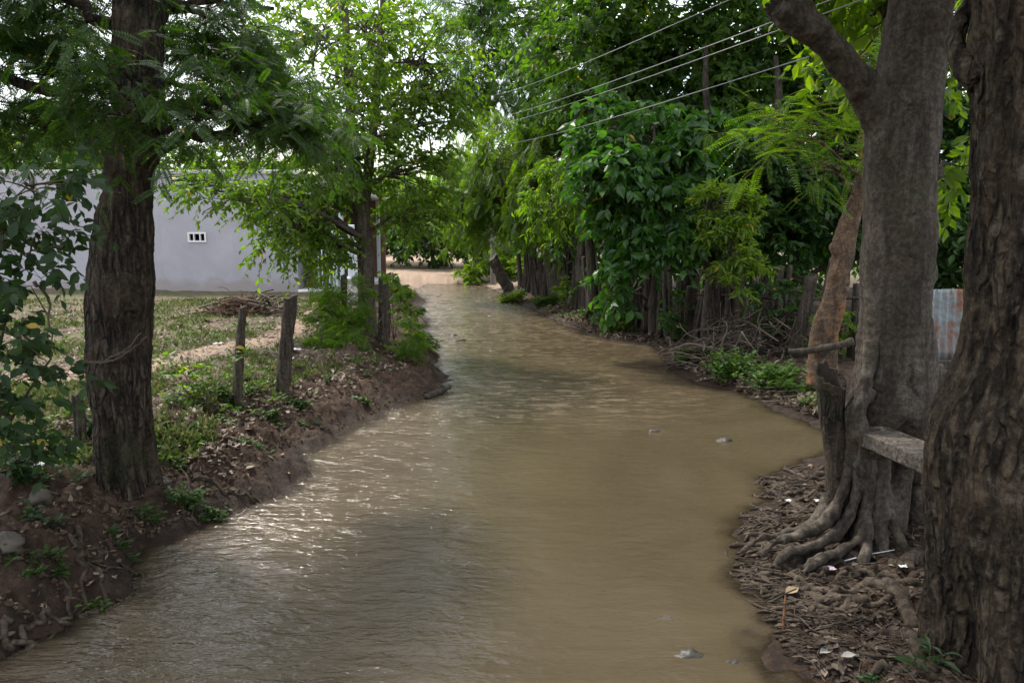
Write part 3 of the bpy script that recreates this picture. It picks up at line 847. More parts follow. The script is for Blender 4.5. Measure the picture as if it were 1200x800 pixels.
fig_root([(1076, 515), (1078, 560), (1076, 610), (1078, 645)], .10, .11, (6.15, 6.16, 6.16, 6.15))
fig_root([(1092, 430), (1098, 480), (1100, 540), (1096, 600), (1092, 640)], .09, .08, (6.1, 6.12, 6.16, 6.18, 6.2))
# muddy surface roots running to the water
rp = []
rr2 = np.random.default_rng(5)
for k in range(44):
    y0 = 560 + 165 * (k / 44) + rr2.normal() * 6; x0 = np.interp(y0, [555, 620, 700, 730], [965, 960, 1010, 1040]) + rr2.uniform(-45, 35)
    ln = rr2.uniform(55, 130); sl = rr2.uniform(-.28, .30)
    x1 = max(x0 - ln, np.interp(y0, [550, 590, 640, 690, 740], [888, 872, 858, 848, 910]))
    ym = y0 + sl * (x0 - x1)
    rp.append([(x0, y0), (x0 - .35 * (x0 - x1), y0 + rr2.normal() * 5), (x0 - .7 * (x0 - x1), (y0 + ym) / 2 + rr2.normal() * 5), (x1, ym)])
roots(fig, rp, M['bark_root'], [(.030, .010), (.020, .008), (.024, .012), (.014, .006), (.036, .014)], .010, .02)
# fine root mat
mb = MB()
for k in range(380):
    y0 = rr2.uniform(548, 770); xl = np.interp(y0, [550, 590, 640, 690, 740, 800], [886, 870, 856, 850, 900, 940]); x0 = xl + rr2.uniform(0, 1) ** 1.2 * 160
    n_ = 6; d_ = rr2.uniform(18, 75); sl = rr2.normal() * .22
    px = x0 + np.linspace(0, d_, n_); py = y0 + sl * np.linspace(0, d_, n_) + np.cumsum(rr2.normal(size=n_) * 1.6)
    P = gpix(px, py, 4); P[:, 2] += .008 + np.sin(np.linspace(0, pi, n_)) * rr2.uniform(0, .025)
    mb.tube(P, np.linspace(rr2.choice([.003, .005, .008, .013]) * rr2.uniform(.7, 1.2), .002, n_), 5, False)
tag(mb.build('fine_roots', M['bark_root'], fig, True), kind='stuff')

# --- right dark trunk at the frame edge
YR = 4.15
rt = outline([(-1200, 1200, 1300, 4.2), (-500, 1160, 1310), (-100, 1146, 1300), (0, 1141, 1290), (100, 1138, 1284), (250, 1132, 1284), (350, 1126, 1286), (420, 1116, 1290), (465, 1098, 1296), (500, 1083, 1300), (545, 1077, 1304),
              (600, 1074, 1308), (660, 1077, 1314), (720, 1080, 1320), (765, 1076, 1330), (820, 1066, 1345)], YR)
burls = [(1100, 505, 3.98, .10), (1128, 488, 3.86, .085), (1112, 545, 3.86, .07), (1175, 330, 3.78, .10), (1160, 690, 3.7, .09), (1140, 545, 3.75, .06), (1100, 478, 3.95, .06)]
def d_right(V, th, fr):
    o = fbm(V * np.array([2.2, 2.2, 1.4]), 3, 141) * .05 + ridged(V, 10, 2.0, 144, 4) * .05 + vnoise(V * np.array([30, 30, 18]), 149) * .006
    for (x, y, Y, r_) in burls:
        c = atd(x, y, Y); d = np.linalg.norm(V - c, axis=1)
        o = o + .06 * np.exp(-(d / r_) ** 2) + .012 * np.exp(-(d / (r_ * 1.4)) ** 2) * np.sin(d * 110 + 3 * vnoise(V * 9, 150))
    z = V[:, 2]; o = o + (1 - sm(z, .35, .9)) * (.05 * np.sin(th * 6) + .03 * np.sin(th * 11 + 1))
    return o
grt = g1(1190, 800)
righttree = make_tree('rough_barked_tree', 'massive dark fissured trunk cut off by right edge of photo', 'tree', [rt], [
    (1300, -300, 4.2, 260, 160, 1.2, 30), (1100, -520, 4.0, 240, 160, 1.4, 36), (1350, -900, 4.0, 500, 260, 1.5, 36), (1000, -1400, 3.4, 420, 300, 1.4, 44), (1280, -1500, 3., 500, 500, 1.6, 40)],
    'leaf', M['f_tall'], M['bark_right'], 105, size=.19, ntw=6, L=.5, nleaf=8, base=[*grt[:2], grt[2] - .02], ns=380, nr=560, disp=d_right, limb_r=.3)
V, Fs = trunk_geo(np.array([[*atd(1150, 95, 4.2), .07], [*atd(1133, 80, 4.25), .062], [*atd(1120, 55, 4.35), .05], [*atd(1126, 22, 4.4), .04], [*atd(1150, -20, 4.4), .035]]), 40, 24, lambda V, t, f: fbm(V * 14, 3, 9) * .02)
mb = MB(); mb.add(V, Fs); mb.build('limb', M['bark_right'], righttree, True)
roots(righttree, [[(1085, 770), (1062, 745), (1040, 742), (1020, 748)], [(1080, 735), (1060, 720), (1045, 690), (1010, 690), (975, 700), (950, 718)], [(1082, 690), (1050, 680), (1020, 668), (1000, 672)], [(1100, 790), (1060, 785), (1020, 790)], [(1075, 655), (1060, 668), (1048, 662)]],
      M['bark_root'], [(.05, .018), (.06, .022), (.03, .014)], .012)

# weathered plank wedged between the two right trunks
pl = empty('plank_bench', atd(1055, 515, 5.5), 'weathered grey plank wedged into grey forked trunk beside dark trunk', 'plank')
A_ = atd(1022, 510, 5.9); B_ = atd(1170, 572, 4.7)
dv = B_ - A_; Lp = np.linalg.norm(dv); yaw = math.atan2(dv[1], dv[0])
nx, ny, nz = 90, 16, 6
def plank_geo():
    V, Fs = box_geo((1, 1, 1)); xs = np.linspace(0, 1, nx); prof = []
    w, t = .30, .115
    pr = [(-w / 2, -t / 2 + .01), (-w / 2, t / 2 - .012), (-w / 2 + .012, t / 2)] + [(u, t / 2) for u in np.linspace(-w / 2 + .03, w / 2 - .03, 9)] + [(w / 2 - .012, t / 2), (w / 2, t / 2 - .012), (w / 2, -t / 2 + .01), (w / 2 - .01, -t / 2), (-w / 2 + .01, -t / 2)]
    k = len(pr); Vs = []
    for x in xs: Vs += [(x * Lp, u, v) for u, v in pr]
    V = np.array(Vs); V[:, 2] += .010 * ridged(V + 3, 1.2, 1, 161, 2) * (V[:, 2] > 0) * np.sin(V[:, 1] * 90) + fbm(V * np.array([3, 20, 20]), 3, 163) * .006
    V[:, 1] += fbm(V * np.array([4, 12, 12]), 3, 165) * .008
    i = np.arange(nx - 1)[:, None] * k; j = np.arange(k)[None]; j2 = (j + 1) % k
    q = np.stack([i + j, i + j2, i + k + j2, i + k + j], -1).reshape(-1, 4)
    return V, [q, np.arange(k)[None, ::-1].copy(), (np.arange(k) + (nx - 1) * k)[None]]
V, Fs = plank_geo(); V = rot(V, 0, -math.asin(dv[2] / Lp), 0); V = rot(V, 0, 0, yaw) + A_
mb = MB(); mb.add(V, Fs); mb.build('board', M['wood_plank'], pl, False)

# ------------------------------------------------------------------ middle and leaning trees
gm = gpix([428], [392])[0]; YM = 15.6
mA = outline([(-160, 394, 401), (0, 398, 408), (60, 402, 413), (170, 405, 420), (240, 411, 433), (300, 417, 439), (360, 418, 442), (400, 415, 446)], YM)
mA[:, 3] *= .86
mB = outline([(-140, 456, 462), (0, 446, 453), (60, 441, 449), (120, 435, 445), (180, 429, 440), (230, 421, 435), (262, 418, 434)], YM + .05)
make_tree('forked_tree', 'slim twin stemmed tree beside bushy post on the left bank', 'tree', [mA, mB], [
    (360, 50, 16.4, 60, 60, 1.2, 48), (440, 30, 17., 60, 60, 1.2, 41), (500, 70, 16, 55, 55, 1.0, 37), (425, 130, 17.2, 60, 44, 1., 31), (350, 150, 15.6, 50, 40, 1., 29), (500, 150, 16, 45, 30, .8, 20), (480, 205, 15.6, 54, 28, .8, 29),
    (330, 265, 14.8, 32, 46, .6, 37), (365, 240, 15.6, 40, 40, .7, 37), (385, 290, 15.4, 24, 26, .4, 15), (490, 255, 16.2, 42, 24, .8, 27), (385, 195, 15.4, 34, 28, .6, 20), (530, 110, 16, 30, 40, .7, 15), (310, 90, 15.6, 46, 60, .9, 26), (250, 222, 13.6, 40, 15, .5, 11), (300, 236, 13.8, 32, 20, .5, 12), (200, 212, 13.6, 20, 10, .4, 5), (400, 95, 14.6, 40, 36, .5, 18), (440, 165, 14.6, 34, 26, .5, 14), (425, 30, 14.4, 44, 34, .6, 16), (385, 215, 14.6, 26, 20, .4, 9)],
    'leaf', M['f_mid'], M['bark_mid'], 107, size=.118, ntw=6, L=.55, nleaf=9, droop=.4, ldroop=.55, base=gm, ns=26, nr=60, twig_r=.005, limb_r=.35)

lo = outline([(20, 1008, 1016, 9.6), (100, 1004, 1013, 9.6), (190, 1003, 1015, 9.6), (240, 990, 1016, 9.6), (275, 975, 1008, 9.55), (300, 969, 1003, 9.5), (330, 964, 999, 9.45), (365, 955, 992, 9.4), (400, 946, 986, 9.4), (450, 938, 990, 9.4)], 9.5)
lo[:, 3] *= .9
def d_lo(V, th, fr):
    o = -.012 + fbm(V * 4, 3, 171) * .05 + fbm(V * 15, 3, 174) * .012 + .0035 * np.sin(V[:, 2] * 55 + 6 * vnoise(V * 3, 172)) * np.clip(vnoise(V * np.array([3, 3, 2]), 173) * 2, 0, 1)
    for (x, y, r_, h_) in ((972, 288, .075, .13), (977, 321, .06, .07)):
        c = atd(x, y, 9.46 if y < 300 else 9.33); d = np.linalg.norm(V - c, axis=1)
        o = o + h_ * np.exp(-(d / r_) ** 2) - h_ * 1.1 * np.exp(-(d / (r_ * .45)) ** 2)
    return o
glo = g1(966, 430)
make_tree('pruned_tree', 'leaning orange grey trunk with knots behind the grey forked tree', 'tree', [lo], [
    (930, 165, 9.0, 46, 20, .5, 5), (900, 135, 9.2, 26, 12, .4, 3), (955, 115, 9.3, 30, 24, .5, 3), (950, 195, 9., 36, 12, .5, 4), (960, 40, 9.4, 40, 40, .6, 3), (1010, -20, 9.6, 70, 40, .7, 6)],
    'feather', M['f_feather'], M['bark_orange'], 109, size=.40, ntw=3, L=.6, nleaf=5, droop=.15, ldroop=.12, base=glo, ns=60, nr=140, disp=d_lo, flat=3.2, limb_r=.25, spread=.7)

# ------------------------------------------------------------------ right bank trees behind the palisade
def up_trunk(px, pyb, Y, h, r0, lean=(0, 0), wob=.15, sd=1, r1=None):
    rg = np.random.default_rng(sd); c = atd(px, pyb, Y) if Y else g1(px, pyb); c[2] = hz(c[0], c[1]) - .05
    n = 7; t = np.linspace(0, 1, n)
    P = np.column_stack([c[0] + lean[0] * t + rg.normal(size=n) * wob * t, c[1] + lean[1] * t + rg.normal(size=n) * wob * t, c[2] + h * t, r0 * (1 - t) ** .7 + (r1 or r0 * .3)])
    P[0, 3] = r0 * 1.6
    return P

make_tree('broad_leaved_tree', 'glossy broad leaved small tree overhanging the stick fence', 'tree', [up_trunk(756, 388, None, 5.0, .07, (.1, 0), .08, 1), up_trunk(736, 384, None, 4.2, .06, (-.5, .1), .08, 2)], [
    (752, 235, 15.6, 46, 44, .8, 36), (715, 200, 15.4, 42, 34, .7, 30), (770, 286, 15.3, 34, 22, .5, 18), (790, 200, 16.0, 45, 36, .7, 28), (735, 150, 16.2, 60, 40, .8, 34), (712, 262, 15.9, 24, 34, .5, 14), (722, 330, 15.2, 18, 18, .4, 7), (820, 165, 16.0, 40, 24, .6, 18)],
    'broad', M['f_big'], M['bark_dark'], 111, size=.235, ntw=6, L=.45, nleaf=6, droop=.45, ldroop=.5, ns=14, nr=24, flat=.5)
make_tree('sapling', 'yellow green sapling in front of dark trees behind brush pile', 'tree', [up_trunk(858, 402, None, 3.0, .07, (.05, 0), .05, 4)], [
    (852, 290, 14.4, 24, 30, .35, 22), (868, 250, 14.4, 22, 26, .3, 16), (838, 240, 14.4, 14, 22, .3, 10), (870, 320, 14.4, 26, 18, .3, 10)],
    'narrow', M['f_lime'], M['bark_mid'], 113, size=.16, ntw=6, L=.3, nleaf=8, droop=.25, ldroop=.2, ns=10, nr=18)
make_tree('feathery_tree', 'feathery light green tree leaning over the far right bank', 'tree', [up_trunk(652, 345, 27, 6.0, .17, (-1., -.4), .2, 5), up_trunk(668, 350, 26.5, 5.5, .14, (-.2, -.2), .2, 6)], [
    (610, 195, 26.5, 50, 52, 1.3, 56), (575, 236, 27.5, 36, 38, 1., 34), (650, 228, 25.5, 50, 45, 1.2, 50), (596, 172, 29.0, 40, 40, 1.2, 36), (660, 180, 26.0, 50, 46, 1.2, 44), (555, 215, 28.0, 30, 46, 1., 26)],
    'plume', M['f_feather'], M['bark_mid'], 115, size=.36, ntw=5, L=.8, nleaf=6, droop=.7, ldroop=.9, ns=14, nr=26, twig_r=.006)
make_tree('upright_tree', 'bright leafed tree between feathery tree and broad leaved tree', 'tree', [up_trunk(695, 362, 21.5, 4.6, .12, (-.2, 0), .12, 7)], [
    (665, 225, 20.7, 34, 34, .8, 26), (690, 232, 20.2, 30, 34, .7, 24), (642, 240, 21.7, 30, 26, .7, 18), (660, 205, 21.2, 34, 26, .7, 20)],
    'narrow', M['f_mid'], M['bark_mid'], 117, size=.20, ntw=5, L=.5, nleaf=8, droop=.4, ldroop=.7, ns=12, nr=20)
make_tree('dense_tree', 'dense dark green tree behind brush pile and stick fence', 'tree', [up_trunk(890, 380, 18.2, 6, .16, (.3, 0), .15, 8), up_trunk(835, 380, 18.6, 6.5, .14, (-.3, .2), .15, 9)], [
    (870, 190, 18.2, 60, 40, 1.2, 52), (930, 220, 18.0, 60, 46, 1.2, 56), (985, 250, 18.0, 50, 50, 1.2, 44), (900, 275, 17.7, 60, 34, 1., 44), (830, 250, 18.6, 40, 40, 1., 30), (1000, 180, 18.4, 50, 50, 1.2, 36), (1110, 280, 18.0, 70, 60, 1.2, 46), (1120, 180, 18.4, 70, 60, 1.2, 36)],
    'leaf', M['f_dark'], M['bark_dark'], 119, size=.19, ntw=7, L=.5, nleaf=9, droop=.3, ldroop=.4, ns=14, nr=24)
make_tree('tall_tree', 'tall dark tree with pale bare stems behind the overhead wires', 'tree', [up_trunk(728, 370, 22, 11.5, .20, (.2, .2), .25, 10), up_trunk(712, 370, 22.3, 11, .15, (-.3, .4), .25, 11), up_trunk(800, 370, 21, 10, .17, (1.6, -.3), .3, 12)], [
    (700, 60, 21.2, 70, 60, 1.7, 56), (790, 80, 20.8, 70, 55, 1.6, 56), (860, 110, 20.2, 60, 50, 1.5, 50), (640, 40, 27.0, 60, 60, 1.6, 44), (760, 0, 21.2, 90, 50, 1.8, 50), (880, 20, 20.2, 80, 60, 1.7, 50), (660, 130, 26.5, 50, 36, 1.3, 30), (800, 150, 20.4, 50, 30, 1.2, 30), (950, 60, 19.8, 60, 70, 1.4, 40),
    (740, -120, 20.2, 180, 70, 2.2, 70), (950, -120, 19.2, 120, 80, 2., 50), (620, -80, 26, 70, 60, 1.6, 34), (800, -260, 18.2, 220, 80, 2., 60), (650, -230, 18, 80, 70, 1.8, 40), (700, -400, 14, 130, 90, 1.8, 56), (930, -420, 14, 140, 100, 1.8, 56)],
    'leaf', M['f_tall'], M['bark_dark'], 121, size=.22, ntw=7, L=.7, nleaf=9, droop=.4, ldroop=.5, ns=16, nr=34, twig_r=.006)
make_tree('spreading_tree', 'spreading feathery tree high over the far end of stream', 'tree', [up_trunk(650, 335, 38, 9, .24, (-1.6, -.5), .3, 13)], [
    (560, 60, 37, 46, 46, 1.6, 40), (600, 100, 37, 46, 40, 1.5, 40), (545, 115, 37, 26, 22, 1.2, 18), (590, 10, 37, 60, 40, 1.7, 40), (530, -10, 37, 40, 36, 1.5, 22), (640, 90, 37, 40, 40, 1.5, 30), (580, -90, 37, 80, 50, 2., 44)],
    'plume', M['f_tall'], M['bark_dark'], 123, size=.42, ntw=5, L=.9, nleaf=6, droop=.5, ldroop=.7, ns=14, nr=28, twig_r=.007)
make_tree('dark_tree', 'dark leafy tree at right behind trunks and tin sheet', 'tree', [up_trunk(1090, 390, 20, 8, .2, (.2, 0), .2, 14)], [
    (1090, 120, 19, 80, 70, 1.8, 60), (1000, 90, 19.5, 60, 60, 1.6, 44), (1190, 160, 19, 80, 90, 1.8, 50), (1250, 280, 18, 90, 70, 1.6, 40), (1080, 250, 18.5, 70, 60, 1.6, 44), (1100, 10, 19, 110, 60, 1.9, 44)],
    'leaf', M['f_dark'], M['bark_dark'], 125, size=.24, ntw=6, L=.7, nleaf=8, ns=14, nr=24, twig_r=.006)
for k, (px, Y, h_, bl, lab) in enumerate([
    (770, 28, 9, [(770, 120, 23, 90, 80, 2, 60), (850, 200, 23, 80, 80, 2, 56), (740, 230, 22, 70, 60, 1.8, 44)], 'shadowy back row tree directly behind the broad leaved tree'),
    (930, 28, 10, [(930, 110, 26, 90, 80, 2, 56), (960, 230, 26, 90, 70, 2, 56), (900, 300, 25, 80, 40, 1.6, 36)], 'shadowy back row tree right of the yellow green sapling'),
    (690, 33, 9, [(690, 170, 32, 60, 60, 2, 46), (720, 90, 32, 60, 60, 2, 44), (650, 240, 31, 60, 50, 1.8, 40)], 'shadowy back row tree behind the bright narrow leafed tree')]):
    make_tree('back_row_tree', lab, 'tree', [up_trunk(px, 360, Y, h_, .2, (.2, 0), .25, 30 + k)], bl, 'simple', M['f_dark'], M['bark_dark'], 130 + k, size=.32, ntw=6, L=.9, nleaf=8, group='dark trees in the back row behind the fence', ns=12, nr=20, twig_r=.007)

# far trees beyond the bend and behind the house
far = [
    ('round_tree', 'dark rounded tree low over the far dirt road', 46, 520, 5, [(505, 280, 45, 46, 24, 2.4, 44), (540, 268, 45, 40, 26, 2.4, 34), (475, 270, 46, 30, 20, 2., 20)], 'f_dark', .34, 'leaf'),
    ('shade_tree', 'light green tree above the far dirt road', 52, 470, 7, [(470, 235, 50, 46, 28, 2.6, 34), (520, 235, 50, 44, 26, 2.6, 34), (440, 262, 52, 30, 22, 2., 22)], 'f_far', .36, 'leaf'),
    ('roadside_tree', 'pale sunlit tree left of far end of palisade', 40, 560, 5, [(560, 262, 39, 34, 26, 1.8, 28), (590, 285, 38, 26, 18, 1.5, 18), (545, 230, 40, 36, 30, 2, 24)], 'f_far', .30, 'plume'),
    ('backyard_tree', 'green tree showing above left end of house roof', 42, 60, 8, [(60, 190, 40, 60, 36, 2.4, 36), (0, 180, 40, 60, 40, 2.4, 30), (110, 160, 41, 40, 30, 2, 18)], 'f_far', .40, 'leaf'),
    ('orchard_tree', 'green tree rising behind middle of house roof', 45, 250, 8, [(250, 200, 44, 60, 34, 2.4, 30), (310, 215, 44, 50, 30, 2.2, 26), (190, 205, 44, 44, 26, 2, 18)], 'f_far', .40, 'leaf'),
    ('hedge_tree', 'bright tree just right of house porch', 48, 400, 6, [(400, 240, 46, 40, 28, 2.2, 30), (365, 220, 46, 40, 30, 2.2, 26), (430, 225, 47, 36, 30, 2.2, 24)], 'f_lime', .36, 'leaf'),
    ('distant_tree', 'tallest hazy tree centred beyond the stream bend', 70, 500, 10, [(500, 225, 68, 46, 24, 3.4, 30), (440, 235, 68, 40, 26, 3.4, 26), (560, 215, 68, 44, 34, 3.4, 26)], 'f_far', .55, 'simple'),
]
for k, (nm, lab, Y, px, h_, bl, fm, size, tp) in enumerate(far):
    make_tree(nm, lab, 'tree', [up_trunk(px, 310, Y, h_, .2, (.2, 0), .3, 50 + k)], bl, tp, M[fm], M['bark_mid'], 150 + k, size=size, ntw=7, L=1.1, nleaf=9, ns=10, nr=18, twig_r=.01, droop=.4, ldroop=.5)
# far-off wood closing the horizon
V_ = MB(); rw = np.random.default_rng(77)
for yaw, dist, hh, n in [(-1.2, 110, 9, 0)]:
    n = 26000
    a = rw.uniform(-1.25, 1.25, n); dd = 105 + rw.uniform(-14, 14, n); b = fbm(np.column_stack([a * 22, 0 * a, 0 * a]), 3, 4)
    zz = rw.uniform(0, 1, n) ** .8 * (7 + 6 * b) + 1.
    P = np.column_stack([np.sin(a) * dd, np.cos(a) * dd, zz])
    V, Fs = leaf_geo('simple', P, nrm(rw.normal(size=(n, 3)) + [0, 0, -.4]), nrm(rw.normal(size=(n, 3)) * .5 + [0, 0, 1]), rw.uniform(.7, 1.4, n)); V_.add(V, Fs)
tag(V_.build('far_wood', M['f_far']), 'far wooded belt closing the horizon beyond the road', 'woodland', kind='stuff')

# ------------------------------------------------------------------ shrubs
def ground_stems(px, py, tips, r=.012, sd=0):
    g = g1(px, py); out = []
    for (x, y, Y) in tips:
        e = atd(x, y, Y); b = bez(g + np.array([0, 0, -.03]), e, np.array([0, 0, .15]), 7)
        out.append(np.column_stack([b, np.linspace(r, r * .4, 7)]))
    return out
make_tree('dark_shrub', 'dark round leaved shrub at left edge before big trunk', 'shrub', ground_stems(-40, 600, [(40, 240, 4.9), (60, 420, 4.9), (-60, 300, 4.8), (20, 480, 4.9)], .016), [
    (30, 215, 4.8, 56, 34, .4, 9), (0, 270, 4.8, 46, 36, .4, 8), (75, 290, 4.9, 26, 20, .25, 3), (-60, 260, 4.8, 60, 90, .5, 14), (20, 395, 4.9, 44, 22, .35, 6), (50, 440, 5.0, 40, 18, .35, 5), (0, 480, 5.0, 44, 26, .35, 7), (15, 530, 5.2, 40, 18, .35, 6), (-60, 440, 4.9, 60, 90, .5, 14), (40, 330, 4.8, 20, 10, .3, 2)],
    'round', M['f_shrub'], M['stem'], 161, size=.092, ntw=4, L=.30, nleaf=6, droop=.4, ldroop=.6, ns=8, nr=14, twig_r=.002, spread=1.)
make_tree('bush', 'feathery green bush around foot of twin stemmed tree', 'shrub', ground_stems(425, 408, [(420, 350, 14.6), (400, 365, 14.4), (450, 370, 14.4)], .02), [
    (402, 350, 14.4, 24, 18, .4, 10), (388, 374, 14., 24, 14, .4, 10), (405, 384, 14.0, 24, 12, .4, 10), (395, 398, 13.6, 28, 7, .4, 7), (478, 402, 13.4, 14, 6, .3, 5), (380, 350, 14.4, 10, 14, .3, 4)],
    'fern', M['f_mid'], M['stem'], 163, size=.19, ntw=6, L=.3, nleaf=6, droop=.3, ldroop=.2, ns=6, nr=10, twig_r=.003)
make_tree('climbing_vine', 'leafy vine climbing over dark post by the water', 'vine', ground_stems(462, 402, [(458, 330, 13.1), (470, 350, 13.1), (452, 345, 13)], .008), [
    (470, 348, 13.7, 6, 16, .2, 5), (477, 368, 13.6, 10, 14, .25, 6), (480, 386, 13.2, 10, 8, .25, 4), (451, 325, 13.7, 8, 4, .15, 3)],
    'leaf', M['f_mid'], M['stem'], 165, size=.12, ntw=5, L=.2, nleaf=5, ns=6, nr=10, twig_r=.002)
make_tree('roadside_shrub', 'lime shrub on small island at far end of stream', 'shrub', ground_stems(590, 326, [(585, 300, 38), (600, 305, 38), (570, 308, 38)], .03), [
    (575, 306, 37, 14, 14, .6, 14), (600, 308, 37, 22, 13, .8, 20), (548, 318, 36, 12, 7, .5, 8), (615, 314, 36, 12, 10, .5, 10)],
    'leaf', M['f_lime'], M['stem'], 167, size=.30, ntw=5, L=.5, nleaf=6, ns=6, nr=10, twig_r=.004)

for k, (px, pyb, cx, cy, rx, rz, nc, lab, fm) in enumerate([
    (722, 384, 722, 362, 24, 16, 16, 'dark low shrub below the broad leaved tree', 'f_dark'), (800, 398, 800, 366, 28, 24, 22, 'dark low shrub at the fence left of yellow green sapling', 'f_dark'),
    (915, 408, 912, 352, 30, 26, 20, 'dark low shrub growing through the fence above brush pile', 'f_dark'), (672, 362, 668, 340, 16, 12, 10, 'leafy low shrub beside the widest fluted trunk', 'f_mid'), (985, 418, 985, 385, 26, 22, 16, 'green low shrub between leaning orange trunk and forked grey tree', 'f_mid')]):
    g_ = g1(px, pyb); make_tree('fence_shrub', lab, 'shrub', ground_stems(px, pyb, [(cx - 8, cy, g_[1] - .1), (cx + 8, cy - 6, g_[1])], .012), [(cx, cy, g_[1] - .15, rx, rz, .35, nc)],
        'leaf', M[fm], M['stem'], 230 + k, size=.12, ntw=6, L=.3, nleaf=7, group='low shrubs along the palisade foot', ns=6, nr=10, twig_r=.003)
# herbs
def weed(px, py, h, wpx, lab, leaf='leaf', size=.07, fm='f_herb', n=10, name='weed', cat='plant', group=None, sd=0, hang=.2, nleaf=7):
    r = np.random.default_rng(sd + int(px * 7 + py)); g = g1(px, py); Y = g[1]
    root = empty(name, g, lab, cat, group)
    w = wpx * Y / F
    P = []; 
    base = g + np.column_stack([r.uniform(-w, w, n), r.uniform(-w, w, n) * .7, np.zeros(n)]) * .55
    base[:, 2] = height(base[:, :2]) - .01
    dirs = nrm(np.column_stack([(base[:, 0] - g[0]) / max(w, .01) * .8 + r.normal(size=n) * .3, r.normal(size=n) * .35, np.full(n, 1.3)]))
    L = h * r.uniform(.5, 1.05, n); t = np.linspace(0, 1, 5)
    TW = base[:, None] + dirs[:, None] * (t[None] * L[:, None])[..., None] + np.array([0, 0, -1.]) * (hang * t[None] ** 2 * L[:, None])[..., None] + np.array([1, 0, 0.]) * (r.normal(size=n) * .12 * h)[:, None, None] * (t ** 2)[None, :, None]
    V, Fs = thin_tubes(TW, max(.0025, h * .008), .0012, 4); mb = MB(); mb.add(V, Fs); mb.build('stems', M['stem'], root, True)
    tt = np.linspace(.25, 1, nleaf); idx = tt * 4; i0 = np.minimum(idx.astype(int), 3); f = idx - i0
    PL = (TW[:, i0] * (1 - f)[None, :, None] + TW[:, i0 + 1] * f[None, :, None])
    PL = np.repeat(PL, 2, 1).reshape(-1, 3); m = len(PL)
    a = np.tile(np.repeat(np.arange(nleaf) * 1.7, 2) + np.tile([0, pi], nleaf), n) + r.normal(size=m) * .4
    ax = np.column_stack([np.cos(a), np.sin(a), .25 + r.normal(size=m) * .3])
    V, Fs = leaf_geo(leaf, PL, ax, nrm(np.array([0, 0, 1.]) + r.normal(size=(m, 3)) * .3), size * r.uniform(.6, 1.2, m)); mb = MB(); mb.add(V, Fs); mb.build('leaves', M[fm], root)
    return root

weed(1084, 782, .20, 22, 'young green seedling at foot of massive dark trunk', 'narrow', .12, 'f_shrub', 3, 'seedling', nleaf=4)
weed(1020, 797, .07, 30, 'low green seedling at the bottom edge right of the stream', 'narrow', .09, 'f_shrub', 3, 'seedling', nleaf=3)
weed(236, 468, .95, 12, 'slender climbing weed left of the leaning fence post', 'leaf', .12, 'f_mid', 6, 'tall_weed', nleaf=11)
weed(858, 444, .62, 34, 'leafy green herb clump on right waterline, left one', 'leaf', .10, 'f_herb', 70, 'herb_clump', group='herb clumps along the right waterline')
weed(815, 430, .48, 28, 'leafy herb clump at left end of the brush pile', 'leaf', .09, 'f_herb', 50, 'herb_clump', group='herb clumps along the right waterline')
weed(905, 460, .55, 32, 'leafy herb clump below the brush pile near the hollow stump', 'leaf', .10, 'f_herb', 60, 'herb_clump', group='herb clumps along the right waterline')
weed(935, 462, .35, 18, 'small ferny herb clump beside the hollow stump', 'fern', .14, 'f_herb', 14, 'herb_clump', group='herb clumps along the right waterline')
weed(905, 400, .55, 16, 'lime ferny seedling sprouting out of the brush pile', 'fern', .22, 'f_lime', 6, 'fern_sprout', nleaf=4)
weed(790, 385, .62, 30, 'dark ferny bush between the fence and the brush pile', 'fern', .18, 'f_mid', 20, 'fern_bush')
weed(600, 354, .5, 16, 'bright grassy clump at base of leaning stake', 'narrow', .3, 'f_lime', 30, 'grass_clump', nleaf=4)
weed(640, 358, .45, 20, 'green weed clump right of bright grassy clump by fence foot', 'leaf', .16, 'f_herb', 20, 'weed')
weed(690, 372, .35, 14, 'small green weed at foot of thick fence stakes', 'leaf', .14, 'f_herb', 12, 'weed')
weed(722, 388, .45, 14, 'yellow green weed under the broad leaved tree', 'leaf', .16, 'f_lime', 12, 'weed')
weed(502, 410, .30, 10, 'upright grassy weed on the bank below climbing vine', 'narrow', .2, 'f_weed', 12, 'weed', nleaf=4)
weed(480, 420, .18, 16, 'low broad weed on the muddy bank point', 'leaf', .12, 'f_weed', 8, 'weed', nleaf=4)
weed(420, 470, .14, 14, 'small weed on bare mud below fence posts', 'leaf', .09, 'f_weed', 8, 'weed', nleaf=4)
weed(320, 500, .16, 20, 'green weed on bank crest below leaning fence post', 'leaf', .08, 'f_weed', 12, 'weed', nleaf=5)
weed(268, 480, .16, 26, 'lush weed patch at foot of left fence post', 'leaf', .08, 'f_weed', 22, 'weed', nleaf=5)
weed(345, 474, .13, 22, 'lush weed patch at foot of right fence post', 'leaf', .08, 'f_weed', 18, 'weed', nleaf=5)
weed(232, 520, .14, 14, 'pale seedling on the bare bank right of big trunk', 'leaf', .09, 'f_weed', 5, 'weed', nleaf=4)
weed(218, 590, .26, 24, 'thick green weed overhanging the water right of big trunk', 'leaf', .055, 'f_weed', 26, 'weed', nleaf=7)
weed(248, 585, .16, 20, 'thin trailing weed at water edge beside thick weed', 'leaf', .05, 'f_weed', 16, 'weed', nleaf=6)
weed(176, 610, .20, 14, 'slender weed below big trunk above the muddy edge', 'leaf', .06, 'f_weed', 8, 'weed', nleaf=6)
weed(64, 648, .12, 14, 'small green weed growing on mossy surface roots', 'leaf', .07, 'f_weed', 6, 'weed', nleaf=4)
weed(20, 585, .22, 34, 'ragged dark weed at left edge below the shrub', 'leaf', .09, 'f_shrub', 18, 'weed', nleaf=6)
